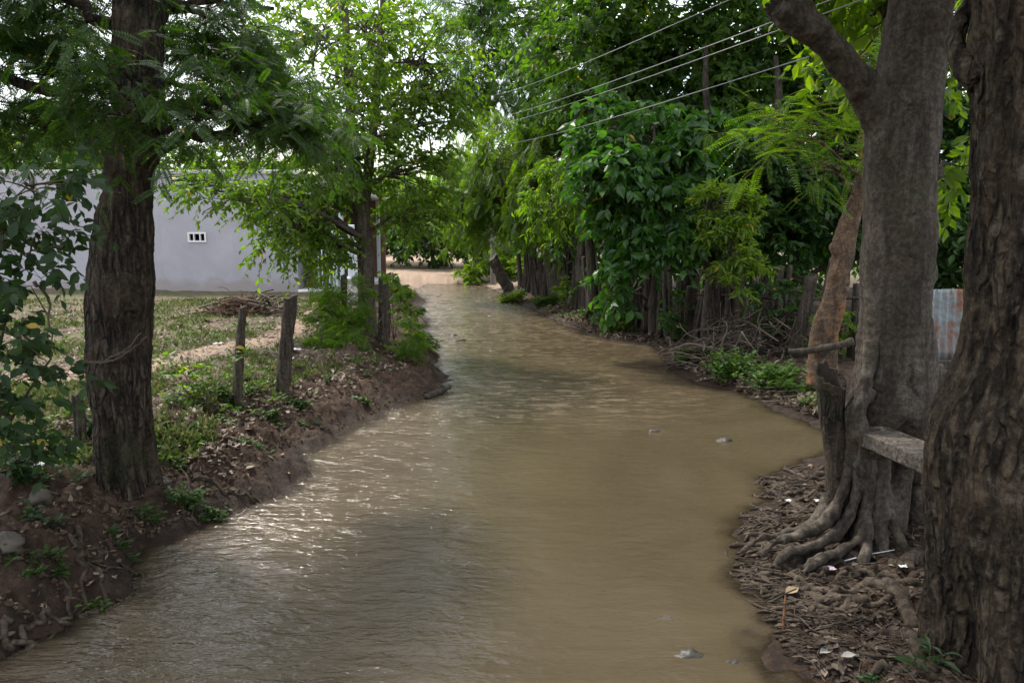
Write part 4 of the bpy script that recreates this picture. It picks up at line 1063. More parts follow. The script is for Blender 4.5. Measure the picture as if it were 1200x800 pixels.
weed(50, 610, .12, 16, 'broad leaved seedling near red and grey shoe', 'leaf', .09, 'f_shrub', 5, 'weed', nleaf=4)
weed(118, 515, .42, 20, 'leafy creeper on the front of big left trunk', 'leaf', .085, 'f_shrub', 10, 'creeper', 'vine', nleaf=7)
weed(152, 535, .34, 16, 'thin creeper at right foot of big left trunk', 'leaf', .07, 'f_shrub', 6, 'creeper', 'vine', nleaf=6)
weed(112, 690, .10, 10, 'tiny sprout among roots at the water edge', 'leaf', .05, 'f_herb', 4, 'weed', nleaf=3)

for px, py, h, w_, lab in [(200, 545, .16, 16, 'weed on bank slope just right of trunk flare'), (300, 520, .12, 18, 'spreading weed halfway down the bare bank below posts'), (362, 490, .12, 16, 'weed near the crest right of thicker fence post'), (395, 452, .16, 18, 'weed on the crest between thicker post and bush'), (440, 445, .14, 16, 'weed on bare bank right below bush'), (140, 640, .12, 14, 'weed above root tangle by the near left water'), (28, 660, .16, 20, 'leafy weed beside largest pale stone'), (205, 480, .2, 20, 'weed tuft right behind big left trunk'), (70, 575, .2, 22, 'leafy dark weed left of big trunk foot')]:
    weed(px, py, h * 1.3, w_ * 1.7, lab, 'leaf', .055, 'f_weed', 9, 'weed', nleaf=5, hang=.45)

# ------------------------------------------------------------------ fence posts and wires
def post(px, py, top, wpx, lab, name='fence_post', mat='wood_post', Yoff=0, group='old fence posts on the left bank', sharp=False):
    g = g1(px, py); Y = g[1]; r_ = wpx / 2 * Y / F
    e = atd(top[0], top[1], Y + Yoff)
    root = empty(name, g, lab, 'fence post', group)
    t = np.linspace(-.06, 1, 9); P = g + (e - g) * t[:, None]
    sd = int(px)
    rr_ = r_ * (1.05 - .12 * np.clip(t, 0, 1))
    def dsp(V, th, fr): return ridged(V, 22, 2.2, sd, 3) * r_ * .22 + np.sin(th * 2 + sd) * r_ * .14 + fbm(V * 7, 2, sd) * r_ * .3
    V, Fs = trunk_geo(np.column_stack([P, rr_]), 60, 28, dsp)
    # uneven sawn top
    top_m = (V - e) @ nrm(e - g) > -.004
    V[top_m] += nrm(e - g) * ((V[top_m] - e) @ np.array([1, .4, 0]))[:, None] * .55
    mb = MB(); mb.add(V, Fs); o = mb.build('stake', M[mat], root, True)
    return root, e, g
pA, eA, gA = post(277, 470, (284, 360), 12, 'thinner left fence post standing on the weedy bank')
pB, eB, gB = post(330, 464, (341, 348), 15, 'thicker fence post tilting right on the left bank')
pC, eC, gC = post(450, 404, (451, 323), 13, 'dark fence post wrapped in green vine by the water')
pD, eD, gD = post(403, 395, (403, 322), 9, 'short dark fence post left of twin stemmed tree')
pE, eE, gE = post(96, 520, (90, 462), 14, 'short dark stub post behind big left trunk')
post(597, 341, (577, 303), 13, 'slanted grey stake at the far end of palisade', 'leaning_stake', 'wood_old', 0, None)
def sag(a, b, s, n=20):
    t = np.linspace(0, 1, n)[:, None]; P = a + (b - a) * t; P[:, 2] -= s * 4 * (t * (1 - t))[:, 0]; return P
lt = atd(185, 420, 6.6); 
for frac, lab in ((.30, 'lower barbed wire strung from big trunk past fence posts'), (.72, 'upper barbed wire strung from big trunk past fence posts')):
    mb = MB(); a = atd(178, 470 - 90 * frac, 6.5); pts = [a, gA + (eA - gA) * frac, gB + (eB - gB) * frac, gD + (eD - gD) * frac, gC + (eC - gC) * frac]
    for u, v in zip(pts[:-1], pts[1:]):
        P = sag(u, v, .05, 24); P += np.random.default_rng(3).normal(size=P.shape) * .006; mb.tube(P, .0032, 4, False)
        for p in P[2::4]:
            d_ = rng.normal(size=3) * .018; mb.tube([p - d_, p + d_], .002, 3, False)
    tag(mb.build('barbed_wire', M['rustwire']), lab, 'wire', 'barbed wires on the left bank')
mb = MB(); a = atd(105, 425, 6.35); b = atd(172, 398, 6.3)
for k in range(3):
    P = sag(a, b, .05, 20) + np.cumsum(np.random.default_rng(k).normal(size=(20, 3)) * .006, 0); mb.tube(P, .008 - .002 * k, 5)
tag(mb.build('dry_vine', M['twig']), 'dry twisted vine stem draped across big left trunk', 'vine', loc=None) if False else tag(mb.build('dry_vine', M['twig']), 'dry twisted vine stem draped across big left trunk', 'vine')

# stick palisade
fp_px = [(612, 342), (650, 350), (700, 368), (760, 386), (830, 402), (900, 412), (960, 418), (1010, 420)]
FW = gpix([a for a, b in fp_px], [b for a, b in fp_px]); FW = FW[:, :2]
SL = np.concatenate([[0], np.cumsum(np.linalg.norm(np.diff(FW, axis=0), axis=1))]); 
fence = empty('palisade', [*FW[4], hz(*FW[4])], 'weathered palisade of upright split stakes along the right bank', 'fence')
rf = np.random.default_rng(8); NS = 96
for k in range(NS):
    s_ = SL[-1] * (1 - (k + rf.uniform(-.2, .2)) / (NS - 1)) ; s_ = np.clip(s_, 0, SL[-1])
    x = np.interp(s_, SL, FW[:, 0]) + rf.normal() * .03; y = np.interp(s_, SL, FW[:, 1]) + rf.normal() * .05
    z = hz(x, y); hgt = rf.uniform(1.1, 1.85); rad = rf.uniform(.045, .115)
    lean = rf.normal(size=2) * .10
    P = np.array([[x + lean[0] * t * hgt, y + lean[1] * t * hgt, z - .06 + t * hgt, rad * (1.05 - .25 * t)] for t in np.linspace(0, 1, 6)])
    def dsp(V, th, fr): return np.sin(th * 2 + k) * rad * .32 + ridged(V, 16, 1.6, k, 2) * rad * .22
    V, Fs = trunk_geo(P, 16, 12, dsp); mb = MB(); mb.add(V, Fs); mb.build('stake', M['wood_post'] if k % 4 else M['wood_old'], fence, True)
mb = MB()
for i in range(len(FW) - 1):
    a = np.array([*FW[i], hz(*FW[i]) + 1.0]); b = np.array([*FW[i + 1], hz(*FW[i + 1]) + 1.0]); mb.tube(bez(a, b, rf.normal(size=3) * .04, 8) + [0, .09, 0], .03, 6)
mb.build('rail', M['wood_post'], fence, True)
# stout living trunks in front of the palisade
for k, (px, pyb, Y, h_, r0, ln, lab) in enumerate([(658, 352, None, 3.4, .13, -.1, 'stout dark trunk left in a pair beside the palisade'), (684, 360, None, 3.2, .20, .0, 'widest fluted trunk in front of the palisade'), (742, 384, None, 2.6, .12, .1, 'trunk under broad leaved tree against the palisade'), (640, 346, None, 3., .09, .1, 'thin trunk at far end of palisade')]):
    g = g1(px, pyb); P = np.array([[g[0] + ln * t, g[1], g[2] - .08 + h_ * t, r0 * (1.35 - .8 * t if t < .3 else 1.11 - .45 * (t - .3))] for t in np.linspace(0, 1, 8)])
    def dsp(V, th, fr): return np.sin(th * 5 + k) * r0 * .16 + fbm(V * np.array([6, 6, 2]), 3, k) * r0 * .35
    Y = g[1]
    make_tree('fence_tree', lab, 'tree', [P], [(px - 10, 265 if k != 1 else 280, Y - .2, 26 if Y > 16 else 30, 22, .5, 12)], 'leaf', M['f_dark'], M['wood_old'] if k == 1 else M['bark_dark'], 200 + k, size=.18, ntw=5, L=.4, nleaf=7, group='trunks standing against the palisade', ns=40, nr=50, disp=dsp)

# corrugated sheet behind the right trunks
cs = empty('corrugated_sheet', atd(1108, 425, 8.7), 'rusty corrugated tin sheet leaning upright between the two right trunks', 'metal sheet')
n = 60; V = []; w_, h_ = .95, .78
for j in range(9):
    for i in range(n):
        u = i / (n - 1); V.append((u * w_ - w_ / 2, .016 * sin(u * 2 * pi * 13) + .10 * j / 8, h_ * j / 8 + .02 * sin(u * 3)))
V = np.array(V); V = rot(V, 0, 0, -.25) + atd(1122, 424, 8.7)
i = np.arange(8)[:, None] * n; j = np.arange(n - 1)[None]; q = np.stack([i + j, i + j + 1, i + n + j + 1, i + n + j], -1).reshape(-1, 4)
mb = MB(); mb.add(V, [q]); o = mb.build('sheet', M['rust'], cs, True)
so_ = o.modifiers.new('thick', 'SOLIDIFY'); so_.thickness = .003
mb = MB(); mb.box(atd(1122, 428, 8.62), (1.3, .05, .1), -.25, .008); mb.build('bottom_board', M['wood_old'], cs)

# brush pile, log
def sticks(n, c, rx, ry, h, rmin, rmax, lmin, lmax, sd, curl=.25):
    r = np.random.default_rng(sd); mb = MB()
    for k in range(n):
        u = r.uniform(-1, 1, 2); u /= max(1, np.linalg.norm(u)); p = np.array([c[0] + u[0] * rx, c[1] + u[1] * ry, 0]); top = h * (1 - (u @ u)) ** .6
        p[2] = hz(p[0], p[1]) + r.uniform(.02, max(.05, top)); d = nrm(np.array([r.normal(), r.normal() * .7, r.normal() * .38])); L = r.uniform(lmin, lmax); bow = r.normal(size=3) * curl * L
        P = bez(p - d * L / 2, p + d * L / 2, bow, 9) + r.normal(size=(9, 3)) * .008
        P[:, 2] = np.maximum(P[:, 2], height(P[:, :2]) + .01); r0 = r.uniform(rmin, rmax); mb.tube(P, np.linspace(r0, r0 * .4, 9), 5)
    return mb
gb = g1(880, 415); mb = sticks(420, gb, 1.35, .8, .8, .005, .02, .4, 1.3, 9)
tag(mb.build('brush_pile', M['twig'], None, True), 'tangled pile of dry grey branches on right bank below sapling', 'brush pile')
gd = g1(292, 368); mb = sticks(140, gd, .85, .5, .42, .008, .03, .4, 1.3, 10)
dl = empty('debris_heap', gd, 'heap of dry branches and orange brown leaves in left field', 'debris heap')
mb.build('branches', M['twig'], dl, True)
r = np.random.default_rng(12); n = 700; u = r.normal(size=(n, 2)) * .42; P = np.column_stack([gd[0] - .25 + u[:, 0] * .8, gd[1] + u[:, 1] * .5, 0 * u[:, 0]]); P[:, 2] = height(P[:, :2]) + r.uniform(.05, .42, n) * np.exp(-(u ** 2).sum(1) * 2)
V, Fs = leaf_geo('dead', P, r.normal(size=(n, 3)), nrm(r.normal(size=(n, 3)) + [0, 0, .6]), r.uniform(.08, .16, n)); mb = MB(); mb.add(V, Fs)
M['rustleaf'] = island('rust_dead_leaf', [(0, (.12, .055, .03)), (.5, (.28, .13, .065)), (1, (.40, .22, .12))], .8, .15); mb.build('dead_leaves', M['rustleaf'], dl)
a = atd(925, 412, 9.3); b = atd(1000, 400, 8.9)
def dsp(V, th, fr): return fbm(V * 12, 3, 3) * .02
V, Fs = trunk_geo(np.column_stack([bez(a, b, np.array([0, 0, -.05]), 6), np.linspace(.035, .045, 6)]), 30, 12, dsp); mb = MB(); mb.add(V, Fs)
tag(mb.build('fallen_branch', M['bark_fig'], None, True), 'pale fallen branch lying across foot of leaning orange trunk', 'branch')
a = g1(498, 468) + [0, 0, .03]; b = g1(528, 458) + [0, 0, .06]
V, Fs = trunk_geo(np.column_stack([bez(a, b, np.zeros(3), 5), [.03, .05, .05, .04, .02]]), 20, 10, dsp); mb = MB(); mb.add(V, Fs)
tag(mb.build('driftwood', M['bark_dark'], None, True), 'dark driftwood chunk poking into water at muddy point', 'driftwood')
a = g1(918, 740) + [0, 0, .01]; b = a + np.array([.02, .05, .21]); mb = MB(); mb.tube(bez(a, b, np.zeros(3), 5) + rng.normal(size=(5, 3)) * .003, [.009, .009, .008, .007, .005], 7)
tag(mb.build('stick', M['bark_orange'], None, True), 'reddish brown stick standing upright in the muddy roots', 'stick')
a = g1(985, 664) + [0, 0, .035]; b = g1(1048, 648) + [0, 0, .035]; mb = MB(); mb.tube([a, (a + b) / 2 + [0, 0, .008], b], [.004, .0045, .003], 6)
tag(mb.build('thin_stalk', M['litter'], None, True), 'thin whitish stalk lying on mud near grey roots', 'stalk')
# leaf on roots
def single_leaf(px, py, size, mat, lab, name='fallen_leaf', yaw=0., tilt=.2):
    g = g1(px, py) + [0, 0, .03]; V, Fs = T_leaf(.3, .08, .05); V = rot(V * size, tilt, .15, yaw) + g
    mb = MB(); mb.add(V, Fs); o = mb.build(name, M[mat], None, False, loc=g); tag(o, lab, 'leaf'); sm_ = o.modifiers.new('t', 'SOLIDIFY'); sm_.thickness = .002; return o
M['tanleaf'] = plain('tan_dead_leaf', (.30, .22, .13), .7, .3, 14, .1); M['greyleaf'] = plain('grey_dead_leaf', (.28, .26, .24), .7, .3, 14, .1)
single_leaf(920, 700, .13, 'tanleaf', 'large tan dead leaf on muddy roots above the upright stick', yaw=-1.1)
single_leaf(287, 548, .10, 'tanleaf', 'pale tan dead leaf on the bare left bank', yaw=-.9)
single_leaf(340, 556, .10, 'tanleaf', 'yellowish dead leaf at left waterline', yaw=1.4)
single_leaf(960, 770, .10, 'greyleaf', 'grey curled dead leaf on mud near bottom edge', yaw=-1.3)
single_leaf(985, 774, .09, 'greyleaf', 'pale grey dead leaf right of curled grey leaf', yaw=-1.6)
# torn pink paper
def blob(name, c, size, mat, lab, cat, sd=0, flat=.6, group=None, sub=3, rough=.42, parent=None):
    bm_n = 24; m_ = 14; th = np.linspace(0, pi, m_); ph = np.arange(bm_n) * 2 * pi / bm_n
    V = np.array([[sin(t) * cos(p), sin(t) * sin(p), cos(t)] for t in th for p in ph])
    rr_ = 1 + rough * fbm(V * 1.6 + sd * 3.1, 3, sd) * 2
    V = V * rr_[:, None] * np.array([size[0], size[1], size[2]]) 
    i = np.arange(m_ - 1)[:, None] * bm_n; j = np.arange(bm_n)[None]; j2 = (j + 1) % bm_n
    q = np.stack([i + j, i + bm_n + j, i + bm_n + j2, i + j2], -1).reshape(-1, 4)
    mb = MB(); mb.add(V + np.asarray(c), [q]); o = mb.build(name, M[mat], parent, True, loc=None if parent else c)
    if lab: tag(o, lab, cat, group)
    return o
def on_ground(px, py, dz=0.): return g1(px, py) + np.array([0, 0, dz])
blob('stone', on_ground(189, 557, .03), (.085, .06, .05), 'stone', 'smooth tan stone at right foot of big left trunk', 'stone', 3)
blob('stone', on_ground(8, 628, .03), (.10, .08, .06), 'stone', 'largest pale stone at left edge above roots', 'stone', 4)
blob('stone', on_ground(48, 586, .03), (.10, .07, .06), 'stone', 'brown grey stone below red and grey shoe', 'stone', 5)
blob('stone', on_ground(292, 550, .015), (.05, .04, .03), 'stone', 'small stone embedded in the bare left bank', 'stone', 6)
blob('stone', on_ground(1037, 638, .02), (.03, .03, .025), 'stone', 'little rounded pebble among grey fig roots', 'pebble', 7)
blob('stone', on_ground(470, 485, .02), (.09, .07, .05), 'stone', 'flat stone on mud point above the waterline', 'stone', 8)
for px, py, s_, lab in [(768, 505, .09, 'small dark rock breaking the water, left of two'), (848, 516, .10, 'flat dark rock breaking water, right of two'), (782, 724, .065, 'pale angular rock breaking the near water'), (806, 766, .10, 'long dark rock awash in near water'), (860, 775, .055, 'little dark rock awash by the near right bank'), (530, 392, .12, 'dark pebble in shallows off bush, upper one'), (540, 399, .12, 'dark pebble in shallows off bush, lower one')]:
    c = at(px, py, 0.); blob('rock', c + [0, 0, -.012], (s_, s_ * .6, s_ * .36), 'wetstone' if px != 782 else 'stone', lab, 'rock', int(px), group='rocks in the muddy stream')
# shoe
g = on_ground(50, 556, .0); sh = empty('shoe', g, 'red and grey discarded shoe lying on left bank', 'shoe')
blob('upper', g + [0, 0, .055], (.115, .05, .045), 'greyplastic', None, None, 3, rough=.12, parent=sh); blob('sole', g + [0, 0, .02], (.125, .056, .02), 'red', None, None, 3, rough=.06, parent=sh)
# litter
r = np.random.default_rng(4)
for px, py, s_, mt, lab in [(345, 413, .10, 'litter', 'crumpled white plastic litter right of fence post in field'), (340, 425, .05, 'litter', 'tiny white scrap below crumpled plastic in field'), (255, 405, .07, 'litter', 'flat white scrap beside footpath'), (971, 668, .036, 'pink', 'torn pink and white paper on muddy roots'), (960, 588, .04, 'litter', 'small white scrap on roots near hollow stump'), (925, 590, .035, 'litter', 'white scrap on roots near the water edge'), (1058, 670, .03, 'litter', 'tiny white chip on mud beside dark trunk')]:
    g = on_ground(px, py, .01); n_ = 9; gx, gy = np.meshgrid(np.linspace(-1, 1, n_), np.linspace(-1, 1, n_)); p = np.column_stack([gx.ravel(), gy.ravel(), 0 * gx.ravel()])
    sd = int(px); p = p * s_; p[:, :2] *= (1 + .35 * vnoise(p * 22 + sd, sd))[:, None]; p[:, 2] = .45 * s_ * (fbm(p / s_ * 1.6 + sd, 3, sd) + .5) + .02
    i = np.arange(n_ - 1)[:, None] * n_; j = np.arange(n_ - 1)[None]; q = np.stack([i + j, i + j + 1, i + n_ + j + 1, i + n_ + j], -1).reshape(-1, 4)
    mb = MB(); mb.add(p * [1, .6, 1] + g, [q]); o = mb.build('litter', M[mt], None, False, loc=g); tag(o, lab, 'litter'); mo = o.modifiers.new('t', 'SOLIDIFY'); mo.thickness = .002

# ------------------------------------------------------------------ house
YH = 24.5; zh = .62
xr = atd(350, 338, YH)[0]; xl = atd(-420, 338, YH)[0]; ztop = atd(0, 204, YH)[2]
house = empty('house', [(xl + xr) / 2, YH, zh], 'long lilac grey plastered house with a tiny white window and end porch', 'house')
wx = atd(231, 278, YH); ww, wh = .56, .30
mb = MB(); D_ = 9
def slab(x0, x1, z0, z1, y0=YH, y1=YH + .2): mb.box(((x0 + x1) / 2, (y0 + y1) / 2, (z0 + z1) / 2), (x1 - x0, y1 - y0, z1 - z0))
slab(xl, wx[0] - ww / 2, zh - .4, ztop); slab(wx[0] + ww / 2, xr, zh - .4, ztop); slab(wx[0] - ww / 2, wx[0] + ww / 2, zh - .4, wx[2] - wh / 2); slab(wx[0] - ww / 2, wx[0] + ww / 2, wx[2] + wh / 2, ztop)
mb.box((xl + .1, YH + .2 + D_ / 2, (zh - .4 + ztop) / 2), (.2, D_, ztop - zh + .4)); mb.box((xr - .1, YH + .2 + D_ / 2, (zh - .4 + ztop) / 2), (.2, D_, ztop - zh + .4)); mb.box(((xl + xr) / 2, YH + .3 + D_, (zh - .4 + ztop) / 2), (xr - xl, .2, ztop - zh + .4))
mb.build('wall', M['wall'], house)
mb = MB(); mb.box(((xl + xr) / 2, YH + D_ / 2 + .2, ztop + .06), (xr - xl + .1, D_ + .5, .12), 0, .02); mb.build('roof', M['concrete'], house)
mb = MB(); t_ = .05
for dx, dz, sx, sz in ((0, wh / 2 - t_ / 2, ww, t_), (0, -wh / 2 + t_ / 2, ww, t_), (-ww / 2 + t_ / 2, 0, t_, wh - 2 * t_), (ww / 2 - t_ / 2, 0, t_, wh - 2 * t_), (-ww / 6, 0, .03, wh - 2 * t_), (ww / 6, 0, .03, wh - 2 * t_)): mb.box((wx[0] + dx, YH + .02, wx[2] + dz), (sx, .1, sz))
wf = mb.build('window', M['white'], house); mb = MB(); mb.box((wx[0], YH + .06, wx[2]), (ww - .1, .01, wh - .1)); mb.build('pane', M['glass'], wf)
# porch at the right end
px0, px1 = xr, atd(408, 338, YH)[0]
mb = MB(); mb.box(((px0 + px1) / 2 + .1, YH + 3, zh - .12), (px1 - px0 + .2, 6.2, .34), 0, .02); mb.build('porch_floor', M['white'], house)
mb = MB(); mb.box(((px0 + px1) / 2 + .1, YH + 3, ztop - .55), (px1 - px0 + .5, 6.6, .1), 0, .01); mb.build('porch_roof', M['concrete'], house)
mb = MB(); mb.box(((px0 + px1) / 2 + .1, YH + 6.2, (zh + ztop - .55) / 2), (px1 - px0 + .2, .12, ztop - .6 - zh)); mb.build('porch_back_wall', M['brick'], house)
for x_, y_ in ((atd(392, 300, YH)[0], YH + .1), (atd(400, 300, YH)[0], YH + .1), (px1, YH + 3), (px1, YH + 5.8)):
    mb = MB(); mb.box((x_, y_, (zh + ztop - .6) / 2 + .02), (.13, .13, ztop - .62 - zh), 0, .015); mb.build('porch_post', M['pale'], house)
mb = MB(); gx0 = atd(372, 300, YH)[0]; gx1 = atd(389, 300, YH)[0]
for k in range(5): mb.box((gx0 + (gx1 - gx0) * k / 4, YH + .1, zh + 1.0), (.03, .03, 1.9))
mb.box(((gx0 + gx1) / 2, YH + .1, zh + 1.98), (gx1 - gx0 + .04, .04, .05)); mb.box(((gx0 + gx1) / 2, YH + .1, zh + .12), (gx1 - gx0 + .04, .04, .05)); mb.build('gate', M['pale'], house)
# white gate pillar nearer the stream
gp = g1(417, 352); gp = atd(416, 338, 21.); gp[2] = hz(gp[0], gp[1])
wp = empty('white_pillar', gp, 'tall pale blue white pillar left of twin stemmed trunk', 'pillar'); mb = MB(); mb.box(gp + [0, 0, .98], (.30, .24, 2.1), 0, .02); mb.build('shaft', M['pale'], wp); mb = MB(); mb.box(gp + [-.06, -.05, .32], (.52, .40, .7), 0, .03); mb.build('plinth', M['concrete'], wp)
# plastic chairs
def chair(c, rz, lab, first=None):
    if first is None:
        root = empty('plastic_chair', c, lab, 'chair', 'black plastic chairs on the porch'); root.rotation_euler.z = 0
        def part(nm, fn):
            m_ = MB(); fn(m_); o = m_.build(nm, M['black'], None, False); o.parent = root; return o
        part('seat', lambda m_: m_.box((0, 0, .43), (.46, .44, .03), 0, .012))
        for sx in (-1, 1):
            for sy in (-1, 1): part('leg', lambda m_: m_.tube([(sx * .2, sy * .19, .43), (sx * .25, sy * .24, 0)], [.022, .018], 6))
            part('armrest', lambda m_: (m_.box((sx * .25, 0, .66), (.05, .46, .025), 0, .01), m_.tube([(sx * .25, -.2, .66), (sx * .23, -.19, .43)], .018, 6)))
        def bk(m_):
            for k in range(5): m_.box((-.16 + .08 * k, .23 , .64), (.045, .02, .42), 0, .006, rx=-.12)
            m_.box((0, .258, .86), (.44, .03, .07), 0, .012); m_.tube([(-.21, .2, .43), (-.22, .26, .86)], .018, 6); m_.tube([(.21, .2, .43), (.22, .26, .86)], .018, 6)
        part('backrest', bk)
    else:
        root = first.copy(); COL.objects.link(root); root.location = c; root['label'] = lab
        for ch in first.children:
            k = ch.copy(); COL.objects.link(k); k.parent = root
    root.rotation_euler.z = rz
    return root
ca = atd(358, 335, YH + .6); ca[2] = zh + .05; c1 = chair(ca, .3, 'black plastic chair at left end of house porch')
cb = atd(383, 335, YH + .8); cb[2] = zh + .05; chair(cb, -.5, 'black plastic chair at right end of house porch', c1)
for k, (px, Y, lab) in enumerate([(366, YH + .9, 'potted porch plant beside left black chair'), (376, YH + 1.4, 'potted porch plant beside right black chair')]):
    c = atd(px, 335, Y); c[2] = zh + .05; pr = empty('potted_plant', c, lab, 'potted plant', 'potted plants on the porch')
    mb = MB(); mb.tube([c, c + [0, 0, .22], c + [0, 0, .24], c + [0, 0, .3]], [.10, .15, .17, .17], 14); mb.build('pot', M['clay'], pr, True)
    r = np.random.default_rng(k); n = 90; P = c + np.array([0, 0, .75]) + nrm(r.normal(size=(n, 3))) * r.uniform(.05, .38, (n, 1)) * [1, 1, 1.3]
    V, Fs = leaf_geo('leaf', P, r.normal(size=(n, 3)), nrm(r.normal(size=(n, 3)) + [0, 0, 1]), r.uniform(.1, .2, n)); mb = MB(); mb.add(V, Fs); fo = mb.build('foliage', M['f_shrub'], pr)
# far brown building beyond porch
c = atd(395, 285, 62); hb = empty('brown_building', [c[0], 62, .4], 'small reddish brown building far beyond white pillar', 'building')
mb = MB(); mb.box((c[0], 64, 1.9), (5, 4, 3.4)); mb.build('wall', M['brick'], hb); mb = MB(); mb.box((c[0], 64, 3.75), (5.6, 4.6, .2)); mb.build('roof', M['concrete'], hb); mb = MB(); mb.box((c[0] + .8, 61.98, 1.25), (.9, .06, 2.)); mb.build('door', M['glass'], hb)

# ------------------------------------------------------------------ utility pole and wires
YP = 33.; ptop = atd(577, 128, YP); up = empty('utility_pole', [ptop[0], YP, .3], 'pale concrete utility pole rising from trees at stream end', 'utility pole')
mb = MB(); mb.tube([(ptop[0], YP, .2), (ptop[0], YP, ptop[2])], [.12, .075], 12); mb.build('shaft', M['concrete'], up, True)
mb = MB(); mb.box((ptop[0], YP - .12, ptop[2] - .35), (.5, .06, .06)); mb.build('crossarm', M['concrete'], up)
wires = [((577, 112), (842, -2), 'top thin overhead wire crossing the dark trees'), ((578, 139), (985, -12), 'second overhead wire just above the brightest wire'), ((578, 147), (1000, -4), 'brightest overhead wire running behind broken limb'), ((578, 170), (800, 108), 'lowest faint overhead wire sagging towards big trees')]
for k, (a, b, lab) in enumerate(wires):
    A0 = atd(a[0], a[1], YP - .2); B0 = atd(b[0], b[1], 6.0 if k < 3 else 7.5)
    e = A0 + (B0 - A0) * (1.12 if k < 3 else 1.1)
    if k < 3:
        mb = MB(); mb.tube([A0 + [0, 0, -.18], A0 + [0, 0, -.02]], [.05, .04], 8); mb.build('insulator', M['white'], up, True)
    mb = MB(); mb.tube(sag(A0, e, .12, 60), .0055 if k in (1, 2) else .004, 6, False); tag(mb.build('overhead_wire', M['wire'], None, True), lab, 'wire', 'overhead wires')

# ------------------------------------------------------------------ scattered stuff on the ground
def scatter(n, poly_fn, sd):
    r = np.random.default_rng(sd); px, py = poly_fn(r, n); P = gpix(px, py, 5); return r, P
def field(r, n):
    py = 352 + (r.uniform(0, 1, n) ** 1.3) * 190; px = r.uniform(-160, 520, n); return px, py
# leaf litter
r, P = scatter(34000, field, 1); sd, left = fields(P[:, :2]); k = (sd > .4 + .25 * sm(P[:, 1], 7.3, 9.2)) & (left > .5) & (P[:, 1] < 24.3); k &= (fbm(P * .8, 3, 3) + r.uniform(-.5, .5, len(P)) > -.02); P = P[k]
n = len(P); P[:, 2] += .012; V, Fs = leaf_geo('dead', P, nrm(r.normal(size=(n, 3)) * [1, 1, .25]), nrm(r.normal(size=(n, 3)) * .35 + [0, 0, 1]), r.uniform(.035, .10, n)); mb = MB(); mb.add(V, Fs)
tag(mb.build('leaf_litter', M['dead']), 'dry pale leaf litter strewn over the left field', 'leaf litter', kind='stuff')
def banks(r, n):
    m = n // 2
    a = np.column_stack([r.uniform(-60, 330, m), r.uniform(500, 740, m)]); t = r.uniform(0, 1, n - m)
    bx = 640 + t * 340; by = np.interp(bx, [640, 700, 770, 830, 980], [368, 385, 398, 430, 480]) + r.uniform(-26, 16, n - m)
    q = np.vstack([a, np.column_stack([bx, by])]); return q[:, 0], q[:, 1]
r, P = scatter(9000, banks, 2); sd, left = fields(P[:, :2]); k = sd > .06; P = P[k]; n = len(P); P[:, 2] += .012
Pr = np.column_stack([r.uniform(2.6, 15, 6000), r.uniform(3.2, 17, 6000), np.zeros(6000)]); Pr[:, 2] = height(Pr[:, :2]) + .012; sr, lr = fields(Pr[:, :2]); Pr = Pr[(sr > .5) & (lr < .5) & (fbm(Pr * [.9, .9, 0], 3, 8) + r.uniform(-.3, .3, 6000) > -.05)]; P = np.vstack([P, Pr]); n = len(P)
k2 = (fields(P[:, :2])[1] > .5) & (r.uniform(0, 1, n) < .72); P = P[~k2]; n = len(P)
V, Fs = leaf_geo('dead', P, nrm(r.normal(size=(n, 3)) * [1, 1, .3]), nrm(r.normal(size=(n, 3)) * .4 + [0, 0, 1]), np.where(P[:, 1] > 9, 1.7, 1.) * r.uniform(.03, .085, n)); mb = MB(); mb.add(V, Fs)
tag(mb.build('bank_litter', M['dead_dark']), 'damp brown leaf litter on both muddy banks', 'leaf litter', kind='stuff')
def spit(r, n):
    py = r.uniform(545, 800, n); xl = np.interp(py, [545, 590, 640, 690, 740, 800], [910, 888, 872, 862, 925, 955]); return xl + r.uniform(0, 230, n), py
r, P = scatter(3200, spit, 6); sd, left = fields(P[:, :2]); P = P[sd > .05]; n = len(P); P[:, 2] += .008
V, Fs = leaf_geo('round', P, nrm(r.normal(size=(n, 3)) * [1, 1, .2]), nrm(r.normal(size=(n, 3)) * .3 + [0, 0, 1]), r.uniform(.01, .075, n)); mb = MB(); mb.add(V, Fs)
for p in P[::6]:
    d_ = nrm(r.normal(size=3) * [1, 1, .15]); L_ = r.uniform(.03, .11); mb.tube([p - d_ * L_, p + d_ * L_], .003, 4, False)
M['dead_mud'] = island('rotten_leaf_scrap', [(0, (.028, .019, .013)), (.6, (.06, .042, .03)), (.93, (.10, .075, .055)), (1, (.22, .17, .12))], .75, .05)
tag(mb.build('mud_debris', M['dead_mud']), 'small twigs and leaf scraps on the rooty right bank', 'debris', kind='stuff')
# soil clods on the eroded banks
def clod_band(r, n):
    t = r.uniform(0, 1, n); bx = np.interp(t, [0, .45, 1], [-40, 230, 520]); by = np.interp(t, [0, .2, .45, .6, .8, 1], [690, 640, 570, 510, 468, 436]) + r.uniform(-60, 40, n) * (1 - .5 * t); return bx, by
r, P = scatter(3200, clod_band, 9); sd, left = fields(P[:, :2]); P = P[(sd > .03) & (sd < 1.8) & (left > .5)]; n = len(P)
oc = np.array([[1, 0, 0], [-1, 0, 0], [0, 1, 0], [0, -1, 0], [0, 0, 1], [0, 0, -1.]]); of = np.array([[0, 2, 4], [2, 1, 4], [1, 3, 4], [3, 0, 4], [2, 0, 5], [1, 2, 5], [3, 1, 5], [0, 3, 5]])
sz = .006 + .028 * r.uniform(0, 1, n) ** 3
V = (oc[None] * r.uniform(.6, 1.2, (n, 6, 1)) + r.normal(size=(n, 6, 3)) * .15) * sz[:, None, None] + P[:, None] + np.array([0, 0, .3]) * sz[:, None, None]
